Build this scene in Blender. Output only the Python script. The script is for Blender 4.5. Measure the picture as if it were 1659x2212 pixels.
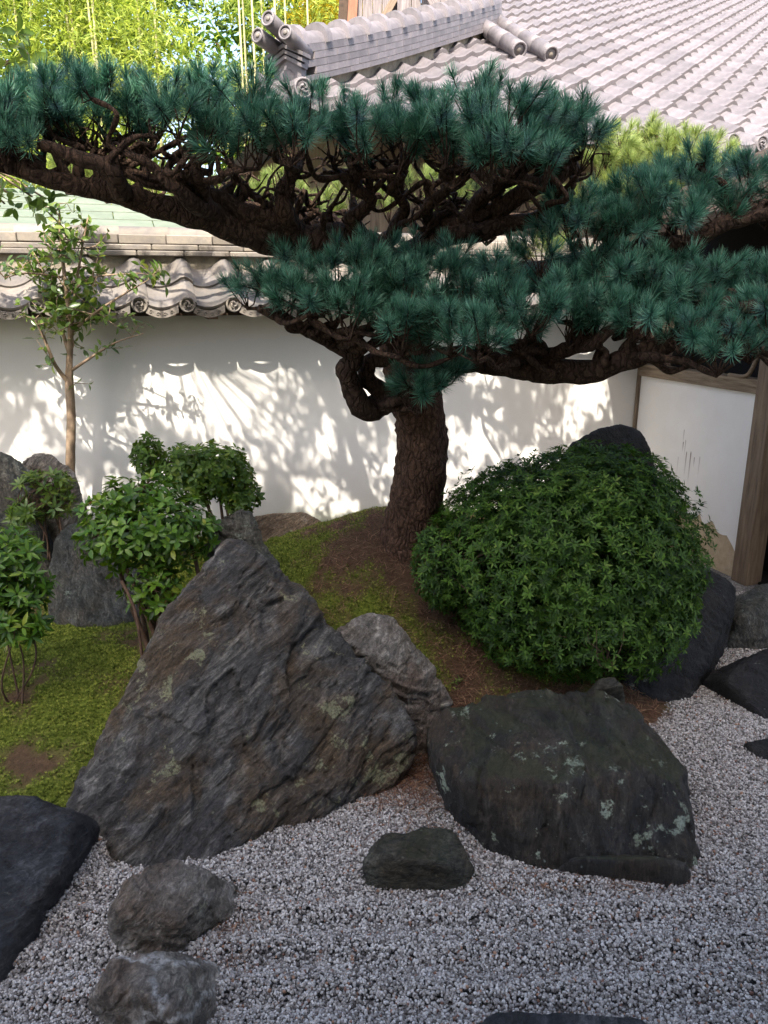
import bpy, bmesh, math, random
import numpy as np
from mathutils import Vector, Matrix, Euler

# ------------------------------------------------------------------ scene, camera, light
for o in list(bpy.data.objects): bpy.data.objects.remove(o)
S = bpy.context.scene
COL = S.collection
R = math.radians
H = 2.1                       # eye height above the gravel
PITCH = R(16.0)
FPX = 1661.0                  # focal length in pixels of a 1659 x 2212 picture
cam_d = bpy.data.cameras.new('camera'); cam = bpy.data.objects.new('camera', cam_d); COL.objects.link(cam)
cam.location = (0, 0, H); cam.rotation_euler = (R(90) - PITCH, 0, 0)
cam_d.sensor_fit = 'VERTICAL'; cam_d.sensor_height = 36; cam_d.lens = 36 * FPX / 2212.0
cam_d.clip_start = 0.05; cam_d.clip_end = 2000
S.camera = cam

SUN_EL = R(51.7)              # the sun stands behind the photographer
w = bpy.data.worlds.new('World'); S.world = w; w.use_nodes = True
nt = w.node_tree; bgn = nt.nodes['Background']
sky = nt.nodes.new('ShaderNodeTexSky'); sky.sky_type = 'NISHITA'; sky.sun_disc = False
sky.sun_elevation = SUN_EL; sky.sun_rotation = R(180); sky.dust_density = 4.2; sky.ozone_density = 0.5; sky.air_density = 1.0
nt.links.new(sky.outputs[0], bgn.inputs[0]); bgn.inputs[1].default_value = 0.15
sl = bpy.data.lights.new('sun', 'SUN'); sl.energy = 3.2; sl.angle = R(0.53); sl.color = (1.0, 0.93, 0.82)
so = bpy.data.objects.new('sun', sl); COL.objects.link(so)
so.location = (0, -20, 25)
so.rotation_euler = Vector((0.0, math.cos(SUN_EL), -math.sin(SUN_EL))).to_track_quat('-Z', 'Y').to_euler()
S.view_settings.view_transform = 'Standard'; S.view_settings.look = 'None'
S.view_settings.gamma = 1.0; S.view_settings.use_curve_mapping = False
S.view_settings.exposure = 2.0
S.render.engine = 'CYCLES'
S.cycles.max_bounces = 5; S.cycles.diffuse_bounces = 3; S.cycles.glossy_bounces = 2; S.cycles.transmission_bounces = 3; S.cycles.transparent_max_bounces = 4

rng = np.random.default_rng(7)
random.seed(7)

# ------------------------------------------------------------------ pixel helpers
CP, SP = math.cos(PITCH), math.sin(PITCH)
def ray(u, v):
    xc = (u - 829.5) / FPX; yc = -(v - 1106.0) / FPX
    return np.array([xc, CP + yc * SP, -SP + yc * CP])
def W(u, v, y):
    d = ray(u, v); return np.array([0, 0, H]) + d * (y / d[1])
def G(u, v, z=0.0):
    d = ray(u, v); return np.array([0, 0, H]) + d * ((z - H) / d[2])
def proj(P):
    P = np.atleast_2d(P); x = P[:, 0]; y = P[:, 1]; z = P[:, 2] - H
    dep = y * CP - z * SP; up = y * SP + z * CP
    dep = np.where(dep < 0.05, 0.05, dep)
    return 829.5 + x / dep * FPX, 1106 - up / dep * FPX, dep
def inpoly(u, v, poly):
    p = np.array(poly); n = len(p); c = False; j = n - 1
    for i in range(n):
        if (p[i, 1] > v) != (p[j, 1] > v) and u < (p[j, 0] - p[i, 0]) * (v - p[i, 1]) / (p[j, 1] - p[i, 1]) + p[i, 0]: c = not c
        j = i
    return c

# ------------------------------------------------------------------ noise
_perm = np.random.default_rng(3).permutation(256); _perm = np.concatenate([_perm, _perm, _perm])
_g = np.random.default_rng(4).normal(size=(256, 3)); _g /= np.linalg.norm(_g, axis=1)[:, None]
def pn(P):
    P = np.asarray(P, float); i = np.floor(P).astype(int); f = P - i; i &= 255
    s = f * f * f * (f * (f * 6 - 15) + 10)
    out = 0
    for dx in (0, 1):
        for dy in (0, 1):
            for dz in (0, 1):
                h = _perm[_perm[_perm[(i[:, 0] + dx) & 255] + ((i[:, 1] + dy) & 255)] + ((i[:, 2] + dz) & 255)]
                q = f - np.array([dx, dy, dz])
                wx = s[:, 0] if dx else 1 - s[:, 0]; wy = s[:, 1] if dy else 1 - s[:, 1]; wz = s[:, 2] if dz else 1 - s[:, 2]
                out = out + wx * wy * wz * (q * _g[h]).sum(1)
    return out * 1.5
def fbm(P, o=4, ridged=False):
    a = 1.0; t = 0; n = 0
    for k in range(o):
        q = pn(P * 2 ** k + 17.3 * k)
        if ridged: q = 1 - 2 * np.abs(q)
        t = t + a * q; n += a; a *= 0.5
    return t / n
def worley(P, seed=0):
    P = np.asarray(P, float); i = np.floor(P).astype(int); f1 = np.full(len(P), 9.0); val = np.zeros(len(P))
    rj = np.random.default_rng(11 + seed).random((256, 4))
    for dx in (-1, 0, 1):
        for dy in (-1, 0, 1):
            for dz in (-1, 0, 1):
                c = i + np.array([dx, dy, dz]); h = _perm[_perm[_perm[c[:, 0] & 255] + (c[:, 1] & 255)] + (c[:, 2] & 255)]
                d = np.linalg.norm(c + rj[h, :3] - P, axis=1)
                m = d < f1; f1 = np.where(m, d, f1); val = np.where(m, rj[h, 3], val)
    return f1, val
def sstep(x, a, b):
    t = np.clip((x - a) / (b - a), 0, 1); return t * t * (3 - 2 * t)

# ------------------------------------------------------------------ mesh / object helpers
def mesh_np(name, V, F, rnd=None, smooth=True):
    """V (n,3); F one array or a list of (m,3)/(m,4) arrays."""
    if not isinstance(F, list): F = [F]
    F = [np.asarray(f, dtype=np.int32) for f in F if len(f)]
    me = bpy.data.meshes.new(name)
    V = np.asarray(V, dtype=np.float32)
    me.vertices.add(len(V)); me.vertices.foreach_set('co', V.ravel())
    li = np.concatenate([f.ravel() for f in F]); tot = np.concatenate([np.full(len(f), f.shape[1], np.int32) for f in F])
    st = np.concatenate([[0], np.cumsum(tot)[:-1]]).astype(np.int32)
    me.loops.add(len(li)); me.loops.foreach_set('vertex_index', li)
    me.polygons.add(len(tot)); me.polygons.foreach_set('loop_start', st); me.polygons.foreach_set('loop_total', tot)
    if rnd is not None:
        a = me.attributes.new('rnd', 'FLOAT', 'POINT'); a.data.foreach_set('value', np.asarray(rnd, np.float32))
    me.update(calc_edges=True); me.validate()
    me.polygons.foreach_set('use_smooth', np.ones(len(me.polygons), bool))
    if not smooth: me.set_sharp_from_angle(angle=R(32))
    return me
def tag(o, label, cat, group=None, kind=None):
    if label: o['label'] = label
    if cat: o['category'] = cat
    if group: o['group'] = group
    if kind: o['kind'] = kind
    return o
def obj(name, me, mat=None, parent=None, loc=(0, 0, 0), rot=(0, 0, 0), scale=None):
    o = bpy.data.objects.new(name, me); COL.objects.link(o)
    if mat is not None and len(me.materials) == 0: me.materials.append(mat)
    o.location = loc; o.rotation_euler = rot
    if scale is not None: o.scale = scale
    if parent is not None: o.parent = parent
    return o
def empty(name, loc, rz=0.0, label=None, cat=None, group=None):
    o = bpy.data.objects.new(name, None); COL.objects.link(o); o.location = loc; o.rotation_euler = (0, 0, rz)
    o.empty_display_size = 0.1
    return tag(o, label, cat, group)
class MB:
    """collects arrays of geometry into ONE mesh"""
    def __init__(s): s.V = []; s.F = []; s.R = []; s.n = 0
    def add(s, V, F, r=0.0):
        V = np.asarray(V, float); s.V.append(V)
        for f in (F if isinstance(F, list) else [F]): s.F.append(np.asarray(f, int) + s.n)
        s.R.append(np.full(len(V), r) if np.isscalar(r) else np.asarray(r)); s.n += len(V); return s
    def box(s, a, b, r=0.0, bev=0.0):
        a = np.minimum(a, b) * 1.0 if not isinstance(a, tuple) else np.array(a, float); b = np.array(b, float)
        x0, y0, z0 = a; x1, y1, z1 = b
        if bev <= 0:
            V = [(x0, y0, z0), (x1, y0, z0), (x1, y1, z0), (x0, y1, z0), (x0, y0, z1), (x1, y0, z1), (x1, y1, z1), (x0, y1, z1)]
            F = [(0, 3, 2, 1), (4, 5, 6, 7), (0, 1, 5, 4), (1, 2, 6, 5), (2, 3, 7, 6), (3, 0, 4, 7)]
            return s.add(V, np.array(F), r)
        bm = bmesh.new(); bmesh.ops.create_cube(bm, size=1)
        for v in bm.verts: v.co = Vector(((x0 + x1) / 2 + v.co.x * (x1 - x0), (y0 + y1) / 2 + v.co.y * (y1 - y0), (z0 + z1) / 2 + v.co.z * (z1 - z0)))
        bmesh.ops.bevel(bm, geom=bm.edges[:], offset=bev, segments=1, affect='EDGES')
        V = [tuple(v.co) for v in bm.verts]; bm.verts.index_update()
        q = [[v.index for v in f.verts] for f in bm.faces]; bm.free()
        return s.add(V, [np.array([f for f in q if len(f) == k]) for k in (3, 4) if any(len(f) == k for f in q)], r)
    def mesh(s, name, smooth=True, rnd=True):
        return mesh_np(name, np.concatenate(s.V), s.F, np.concatenate(s.R) if rnd else None, smooth)
def catmull(P, step):
    P = np.asarray(P, float); Q = np.vstack([2 * P[0] - P[1], P, 2 * P[-1] - P[-2]]); out = []
    for i in range(1, len(Q) - 2):
        p0, p1, p2, p3 = Q[i - 1:i + 3]; L = np.linalg.norm((p2 - p1)[:3]); n = max(1, int(round(L / step)))
        t = np.linspace(0, 1, n, endpoint=False)[:, None]
        out.append(0.5 * (2 * p1 + (p2 - p0) * t + (2 * p0 - 5 * p1 + 4 * p2 - p3) * t ** 2 + (3 * p1 - p0 - 3 * p2 + p3) * t ** 3))
    out.append(Q[-2][None]); return np.vstack(out)
def tube(P, rad, sides=8, cap=True, bump=0.0, bf=12.0):
    P = np.asarray(P, float); n = len(P); rad = np.broadcast_to(np.asarray(rad, float), (n,))
    T = np.gradient(P, axis=0); T /= np.linalg.norm(T, axis=1)[:, None] + 1e-9
    ref = np.array([0.13, 0.21, 0.97]) if abs(T[0, 2]) < 0.9 else np.array([1.0, 0.1, 0.0])
    N = np.zeros((n, 3)); v = ref - T[0] * ref.dot(T[0]); N[0] = v / np.linalg.norm(v)
    for i in range(1, n):
        v = N[i - 1] - T[i] * N[i - 1].dot(T[i]); N[i] = v / (np.linalg.norm(v) + 1e-9)
    B = np.cross(T, N); a = np.linspace(0, 2 * np.pi, sides, endpoint=False)
    off = N[:, None, :] * np.cos(a)[None, :, None] + B[:, None, :] * np.sin(a)[None, :, None]
    V = P[:, None, :] + off * rad[:, None, None]
    V = V.reshape(-1, 3)
    if bump:
        k = 1 + bump * (fbm(V * bf, 3) + 0.5 * fbm(V * bf * 3, 2, True)); V = np.repeat(P, sides, 0) + (V - np.repeat(P, sides, 0)) * k[:, None]
    i = np.arange(n - 1)[:, None] * sides; j = np.arange(sides)[None, :]; j2 = (j + 1) % sides
    F = np.stack([i + j, i + j2, i + sides + j2, i + sides + j], -1).reshape(-1, 4)
    fs = [F]
    if cap:
        V = np.vstack([V, P[0], P[-1]]); c0 = n * sides; b = (n - 1) * sides; j = np.arange(sides); j2 = (j + 1) % sides
        fs.append(np.vstack([np.stack([np.full(sides, c0), j2, j], -1), np.stack([np.full(sides, c0 + 1), b + j, b + j2], -1)]))
    return V, fs
def frames(D, roll):
    """rotation matrices whose +Y is D, rolled about it"""
    D = D / (np.linalg.norm(D, axis=1)[:, None] + 1e-9); up = np.where(np.abs(D[:, 2:3]) < 0.95, np.array([[0, 0, 1.0]]), np.array([[1.0, 0, 0]]))
    X = np.cross(D, up); X /= np.linalg.norm(X, axis=1)[:, None] + 1e-9; Z = np.cross(X, D)
    c = np.cos(roll)[:, None]; s = np.sin(roll)[:, None]
    X2 = X * c + Z * s; Z2 = -X * s + Z * c
    return np.stack([X2, D, Z2], -1)
def scatter(TV, TF, M, pos, scl, rnd):
    n = len(pos); k = len(TV)
    V = np.einsum('nij,kj->nki', M, TV) * np.asarray(scl).reshape(-1, 1, 1) + pos[:, None, :]
    fs = [(np.asarray(f)[None] + (np.arange(n) * k)[:, None, None]).reshape(-1, np.asarray(f).shape[1]) for f in (TF if isinstance(TF, list) else [TF])]
    return V.reshape(-1, 3), fs, np.repeat(rnd, k)
def rdir(n, r=rng):
    d = r.normal(size=(n, 3)); return d / np.linalg.norm(d, axis=1)[:, None]
def leaf_t(wd, fold=0.25, curl=0.12, pts=(0.0, 0.3, 0.65, 1.0), prof=(0, 1.0, 0.8, 0)):
    """leaf of unit length along +Y, folded along the midrib"""
    V = []; 
    for t, p in zip(pts, prof):
        z = -curl * t * t
        V.append((0, t, z))
        if p: V += [(-wd / 2 * p, t, z + fold * wd / 2 * p), (wd / 2 * p, t, z + fold * wd / 2 * p)]
    F3 = [(0, 2, 1), (0, 3, 2), (4, 5, 7), (4, 7, 6)]; 
    # indices: 0 base, 1 m1 2 l1 3 r1, 4 m2 5 l2 6 r2, 7 tip
    F3 = [(0, 1, 2), (0, 3, 1), (4, 7, 5), (4, 6, 7)]; F4 = [(1, 4, 5, 2), (1, 3, 6, 4)]
    return np.array(V), [np.array(F3), np.array(F4)]

# ------------------------------------------------------------------ materials
class NT:
    def __init__(s, name):
        s.m = bpy.data.materials.new(name); s.m.use_nodes = True; s.t = s.m.node_tree; s.b = s.t.nodes['Principled BSDF']; s.out = s.t.nodes['Material Output']
    def n(s, typ, **k):
        q = s.t.nodes.new('ShaderNode' + typ)
        for a, v in k.items(): setattr(q, a, v)
        return q
    def l(s, a, b): s.t.links.new(a, b)
    def coord(s, scale=(1, 1, 1), rot=(0, 0, 0), src='Object'):
        c = s.n('TexCoord'); m = s.n('Mapping'); m.inputs['Scale'].default_value = scale; m.inputs['Rotation'].default_value = rot
        s.l(c.outputs[src], m.inputs[0]); return m.outputs[0]
    def noise(s, vec, scale, detail=5, rough=0.6, dist=0.0):
        q = s.n('TexNoise'); q.inputs['Scale'].default_value = scale; q.inputs['Detail'].default_value = detail; q.inputs['Roughness'].default_value = rough; q.inputs['Distortion'].default_value = dist
        if vec is not None: s.l(vec, q.inputs['Vector'])
        return q.outputs['Fac']
    def vor(s, vec, scale, feature='F1', out='Distance', rand=1.0):
        q = s.n('TexVoronoi', feature=feature); q.inputs['Scale'].default_value = scale; q.inputs['Randomness'].default_value = rand
        if vec is not None: s.l(vec, q.inputs['Vector'])
        return q.outputs[out]
    def ramp(s, fac, stops, interp='LINEAR'):
        q = s.n('ValToRGB'); q.color_ramp.interpolation = interp; e = q.color_ramp.elements
        e.remove(e[-1]); e[0].position = stops[0][0]
        for i, (p, c) in enumerate(stops):
            el = e[0] if i == 0 else e.new(p); el.color = (*c, 1) if not np.isscalar(c) else (c, c, c, 1)
        s.l(fac, q.inputs[0]); return q.outputs[0]
    def mix(s, fac, a, b, blend='MIX'):
        q = s.n('Mix', data_type='RGBA', blend_type=blend)
        for sock, v in ((q.inputs[0], fac), (q.inputs[6], a), (q.inputs[7], b)):
            if isinstance(v, (int, float)): sock.default_value = v
            elif isinstance(v, tuple): sock.default_value = (*v, 1)
            else: s.l(v, sock)
        return q.outputs[2]
    def math(s, op, a, b=0.0, c=None):
        q = s.n('Math', operation=op)
        for sock, v in zip(q.inputs, (a, b, c)):
            if v is None: continue
            if isinstance(v, (int, float)): sock.default_value = v
            else: s.l(v, sock)
        return q.outputs[0]
    def attr(s, name='rnd'):
        q = s.n('Attribute'); q.attribute_name = name; return q.outputs['Fac']
    def objrand(s): return s.n('ObjectInfo').outputs['Random']
    def bump(s, h, strength=0.5, dist=0.02, prev=None):
        q = s.n('Bump'); q.inputs['Strength'].default_value = strength; q.inputs['Distance'].default_value = dist; s.l(h, q.inputs['Height'])
        if prev is not None: s.l(prev, q.inputs['Normal'])
        return q.outputs[0]
    def done(s, col=None, rough=0.7, normal=None, spec=0.3):
        if col is not None:
            if isinstance(col, tuple): s.b.inputs['Base Color'].default_value = (*col, 1)
            else: s.l(col, s.b.inputs['Base Color'])
        if isinstance(rough, (int, float)): s.b.inputs['Roughness'].default_value = rough
        else: s.l(rough, s.b.inputs['Roughness'])
        s.b.inputs['Specular IOR Level'].default_value = spec
        if normal is not None: s.l(normal, s.b.inputs['Normal'])
        return s.m

def leaf_mat(name, stops, trans=0.35, rough=0.4, spec=0.4, tcol=None):
    t = NT(name); f = t.attr(); c = t.ramp(f, stops)
    t.done(c, rough, spec=spec)
    tr = t.n('BsdfTranslucent'); hs = t.n('HueSaturation'); hs.inputs['Value'].default_value = 1.5; hs.inputs['Saturation'].default_value = 1.1; hs.inputs['Hue'].default_value = 0.485
    t.l(c, hs.inputs['Color']); t.l(hs.outputs[0], tr.inputs[0])
    mx = t.n('MixShader'); mx.inputs[0].default_value = trans; t.l(t.b.outputs[0], mx.inputs[1]); t.l(tr.outputs[0], mx.inputs[2]); t.l(mx.outputs[0], t.out.inputs[0])
    return t.m

def rock_mat(name, dark, mid, light, warm, warm_amt=0.5, lichen=0.5, lich_col=(0.33, 0.36, 0.32), rot=(0.3, 0.7, 0.2), stretch=(1, 1, 3.5), moss=0.0, bump=0.7, patch=0.35, seed=0.0):
    t = NT(name); c0 = t.coord(); 
    off = t.n('VectorMath', operation='ADD'); off.inputs[1].default_value = (seed * 3.1, seed * 1.7, seed * 2.3); t.l(c0, off.inputs[0]); c = off.outputs[0]
    mr = t.n('Mapping'); mr.inputs['Rotation'].default_value = rot; t.l(c, mr.inputs[0]); mp = t.n('Mapping'); mp.inputs['Scale'].default_value = stretch; t.l(mr.outputs[0], mp.inputs[0]); cs = mp.outputs[0]
    n1 = t.noise(cs, 4.0, 9, 0.72, 0.9); n2 = t.noise(c, 2.6, 7, 0.65, 0.5); n3 = t.noise(cs, 20, 8, 0.75, 0.8); n4 = t.noise(c, 85, 5, 0.75)
    col = t.ramp(n1, [(0.28, dark), (0.5, mid), (0.68, light)])
    wm = t.ramp(n2, [(0.45, 0.0), (0.60, 1.0)]); col = t.mix(t.math('MULTIPLY', wm, warm_amt), col, warm)
    fine = t.ramp(n3, [(0.32, 0.30), (0.5, 0.9), (0.68, 1.9)]); col = t.mix(1.0, col, fine, 'MULTIPLY')
    gr = t.ramp(n4, [(0.3, 0.5), (0.7, 1.5)]); col = t.mix(0.8, col, gr, 'MULTIPLY')
    if lichen > 0:
        v1 = t.noise(c, 9, 9, 0.70, 0.15); big = t.noise(c, 2.4, 3, 0.5)
        m1 = t.ramp(t.math('ADD', v1, t.math('MULTIPLY', big, 0.45)), [(0.90 - 0.10 * lichen, 0.0), (0.94 - 0.10 * lichen, 1.0)])
        m1 = t.math('MULTIPLY', m1, t.ramp(n4, [(0.35, 0.1), (0.55, 1.0)]))
        lc = t.mix(t.noise(c, 14, 3), lich_col, (lich_col[0] * 1.35, lich_col[1] * 1.3, lich_col[2] * 0.95))
        col = t.mix(t.math('MULTIPLY', m1, 0.85), col, lc)
        dots = t.vor(c, 16, rand=1.0); dm = t.ramp(t.math('ADD', dots, t.math('MULTIPLY', n3, 0.5)), [(0.27, 1.0), (0.33, 0.0)])
        col = t.mix(t.math('MULTIPLY', dm, 0.5 * min(1, lichen + 0.3)), col, lich_col)
    if moss > 0:
        g = t.n('NewGeometry'); sx = t.n('SeparateXYZ'); t.l(g.outputs['Normal'], sx.inputs[0])
        mm = t.ramp(t.math('MULTIPLY', sx.outputs[2], t.noise(c, 3.0, 6, 0.65)), [(0.40, 0.0), (0.52, 1.0)])
        col = t.mix(t.math('MULTIPLY', mm, moss), col, (0.035, 0.05, 0.012))
    hh = t.math('ADD', t.math('MULTIPLY', n1, 1.2), t.math('ADD', t.math('MULTIPLY', n3, 0.75), t.math('MULTIPLY', n4, 0.2)))
    crk = t.vor(cs, 5.0, 'DISTANCE_TO_EDGE'); ck = t.ramp(crk, [(0.0, 0.0), (0.05, 1.0)]); hh = t.math('ADD', hh, t.math('MULTIPLY', ck, 0.06))
    return t.done(col, t.ramp(n3, [(0.3, 0.55), (0.7, 0.85)]), t.bump(hh, min(1, bump * 1.1), 0.06), 0.3)

def vein(mat_name, base, col=(0.72, 0.70, 0.67)):
    m_ = M[base].copy(); m_.name = mat_name; nt_ = m_.node_tree; b_ = nt_.nodes['Principled BSDF']; src = b_.inputs['Base Color'].links[0].from_socket; t = NT.__new__(NT); t.m = m_; t.t = nt_; t.b = b_
    c = t.coord(); nz = t.n('TexNoise'); nz.inputs['Scale'].default_value = 6; nz.inputs['Detail'].default_value = 6; t.l(c, nz.inputs['Vector'])
    ad = t.n('VectorMath', operation='MULTIPLY_ADD'); ad.inputs[1].default_value = (0.22, 0.22, 0.22); t.l(nz.outputs['Color'], ad.inputs[0]); t.l(c, ad.inputs[2])
    e = t.vor(ad.outputs[0], 3.4, 'DISTANCE_TO_EDGE'); msk = t.math('MULTIPLY', t.ramp(e, [(0.012, 1.0), (0.07, 0.0)]), t.math('MULTIPLY', t.ramp(t.noise(c, 4.5, 3), [(0.36, 0.0), (0.46, 1.0)]), t.ramp(t.noise(c, 45, 5, 0.75), [(0.38, 0.0), (0.58, 0.95)])))
    t.l(t.mix(msk, src, col), b_.inputs['Base Color']); return m_
def simple_mat(name, c1, c2, scale=6, rough=0.8, bump=0.2, bdist=0.01, stretch=(1, 1, 1), rnd=0.0, spec=0.25, detail=6, src='Object'):
    t = NT(name); c = t.coord(stretch, src=src); n = t.noise(c, scale, detail, 0.62, 0.2); n2 = t.noise(c, scale * 9, 4, 0.65)
    col = t.ramp(n, [(0.32, c1), (0.68, c2)]); col = t.mix(0.5, col, t.ramp(n2, [(0.3, 0.75), (0.7, 1.2)]), 'MULTIPLY')
    if rnd: 
        hv = t.n('HueSaturation'); t.l(col, hv.inputs['Color']); t.l(t.math('MULTIPLY_ADD', t.objrand(), rnd, 1 - rnd / 2), hv.inputs['Value']); col = hv.outputs[0]
    return t.done(col, rough, t.bump(t.math('ADD', n, t.math('MULTIPLY', n2, 0.4)), bump, bdist), spec)

M = {}
M['tile'] = simple_mat('roof_tile_clay', (0.092, 0.083, 0.088), (0.165, 0.148, 0.155), 7, 0.55, 0.2, 0.004, rnd=0.34, spec=0.4)
M['tile_old'] = simple_mat('weathered_tile_clay', (0.10, 0.094, 0.096), (0.21, 0.18, 0.145), 5, 0.65, 0.25, 0.005, rnd=0.45, spec=0.35)
M['mortar'] = simple_mat('ridge_mortar', (0.16, 0.14, 0.11), (0.30, 0.26, 0.20), 9, 0.9, 0.4)
M['wood'] = simple_mat('weathered_timber', (0.12, 0.085, 0.06), (0.25, 0.185, 0.13), 5, 0.75, 0.5, 0.006, stretch=(9, 9, 0.7))
M['woodh'] = simple_mat('weathered_timber_rail', (0.12, 0.085, 0.055), (0.30, 0.23, 0.16), 5, 0.75, 0.5, 0.006, stretch=(9, 0.7, 9))
M['wood_dark'] = simple_mat('dark_timber', (0.03, 0.02, 0.014), (0.07, 0.045, 0.03), 6, 0.8, 0.4, 0.005, stretch=(3, 3, 3))
M['wood_grey'] = simple_mat('grey_boarding', (0.10, 0.085, 0.085), (0.25, 0.22, 0.215), 5, 0.8, 0.5, 0.005, stretch=(14, 14, 0.7))
M['wood_red'] = simple_mat('red_brown_bargeboard', (0.17, 0.075, 0.045), (0.27, 0.12, 0.07), 4, 0.7, 0.3, stretch=(4, 4, 1))
M['copper'] = simple_mat('pale_copper_sheet', (0.105, 0.13, 0.098), (0.15, 0.175, 0.135), 3, 0.6, 0.1, rnd=0.12)
M['interior'] = simple_mat('interior_shade', (0.008, 0.008, 0.01), (0.015, 0.013, 0.012), 3, 0.9)  # near black: the darkness of the unlit room is put into the colour
M['pale'] = simple_mat('pale_band', (0.45, 0.44, 0.43), (0.55, 0.53, 0.52), 6, 0.7)
# ------------------------------------------------------------------ ground
def height(x, y):
    m = 0.50 * np.exp(-((x - 0.12) / 0.95) ** 2 - ((y - 4.55) / 0.80) ** 2)
    back = 0.34 * sstep(y, 3.0, 5.0) * (1 - sstep(x, 1.25, 1.75))
    left = 0.24 * sstep(y, 2.35, 3.6) * (1 - sstep(x, -1.0, -0.45))
    h = np.maximum(back, left) + m * (1 - sstep(x, 1.2, 1.7))
    P = np.stack([x, y, 0 * x], -1)
    return h - 0.035 + 0.018 * fbm(P * 3.0, 3) + 0.006 * fbm(P * 14, 2)
def gz(x, y):
    return float(max(0.0, height(np.array([x]), np.array([y]))[0]))

def moss_mat():
    t = NT('moss'); c = t.coord(); n1 = t.noise(c, 1.7, 6, 0.65, 0.5); n2 = t.noise(c, 42, 5, 0.7); n3 = t.noise(c, 170, 3, 0.7)
    f = t.attr('rnd')
    g = t.ramp(t.math('ADD', t.math('MULTIPLY', n2, 0.5), t.math('MULTIPLY', n3, 0.5)), [(0.3, (0.05, 0.065, 0.012)), (0.5, (0.13, 0.165, 0.026)), (0.7, (0.24, 0.28, 0.05))])
    s = t.ramp(t.math('ADD', t.math('MULTIPLY', n2, 0.6), t.math('MULTIPLY', n3, 0.4)), [(0.3, (0.045, 0.027, 0.016)), (0.6, (0.125, 0.080, 0.048)), (0.75, (0.20, 0.135, 0.085))])
    col = t.mix(f, s, g)
    return t.done(col, 0.95, t.bump(t.math('ADD', n2, t.math('MULTIPLY', n3, 0.6)), 0.9, 0.02), 0.1)
M['moss'] = moss_mat()
def mossiness(x, y):
    """1 = green moss, 0 = bare brown soil and needle litter"""
    P = np.stack([x, y, 0 * x], -1)
    lf = 1 - sstep(x, -0.75, -0.3)
    mound = 0.38 + 1.4 * fbm(P * 3.4 + 3, 4) 
    mound = mound * (1 - 0.55 * sstep(x, 0.0, 0.5)) * (1 - 0.7 * np.exp(-((x - 0.13) ** 2 + (y - 4.4) ** 2) / 0.16))
    left = 0.82 + 1.5 * fbm(P * 2.6 + 9, 4)
    b = G(80, 1650, 0.1); left = left - 1.35 * np.exp(-((x - b[0]) / 0.20) ** 2 - ((y - b[1]) / 0.11) ** 2)
    b = G(60, 1480, 0.15); left = left - 0.55 * np.exp(-((x - b[0]) / 0.25) ** 2 - ((y - b[1]) / 0.22) ** 2)
    brk = 0.55 * fbm(P * 9 + 40, 3)
    return np.clip((lf * left + (1 - lf) * mound + brk) * 1.6 - 0.25, 0, 1)

xs = np.arange(-4.2, 2.6, 0.025); ys = np.arange(1.6, 7.0, 0.025)
X, Y = np.meshgrid(xs, ys); Z = height(X.ravel(), Y.ravel())
nx, ny = len(xs), len(ys); idx = np.arange(nx * ny).reshape(ny, nx)
F = np.stack([idx[:-1, :-1], idx[:-1, 1:], idx[1:, 1:], idx[1:, :-1]], -1).reshape(-1, 4)
mv = mossiness(X.ravel(), Y.ravel())
Zd = Z + 0.03 * mv * np.clip(fbm(np.stack([X.ravel(), Y.ravel(), 0 * Z], -1) * 15, 2) + 0.15, 0, 1)
o = obj('moss_ground', mesh_np('moss_ground', np.stack([X.ravel(), Y.ravel(), Zd], -1), F, mv), M['moss']); o['kind'] = 'structure'
gm = NT('gravel_bed_mat'); c = gm.coord(); v = gm.vor(c, 75); n = gm.noise(c, 8, 4)
gm.done(gm.mix(0.5, gm.ramp(v, [(0.1, (0.40, 0.38, 0.37)), (0.5, (0.16, 0.15, 0.145))]), gm.ramp(n, [(0.3, 0.5), (0.7, 1.0)]), 'MULTIPLY'), 0.9, gm.bump(v, 0.8, 0.01), 0.1)
me = mesh_np('gravel_bed', [(-6, -3, 0), (6, -3, 0), (6, 8, 0), (-6, 8, 0)], np.array([(0, 1, 2, 3)]), None, False)
o = obj('gravel_bed', me, gm.m); o['kind'] = 'structure'
me = mesh_np('ground', [(-600, -600, -0.06), (600, -600, -0.06), (600, 600, -0.06), (-600, 600, -0.06)], np.array([(0, 1, 2, 3)]), None, False)
o = obj('ground', me, simple_mat('earth', (0.09, 0.08, 0.05), (0.16, 0.14, 0.09), 2, 0.95)); o['kind'] = 'structure'

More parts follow.
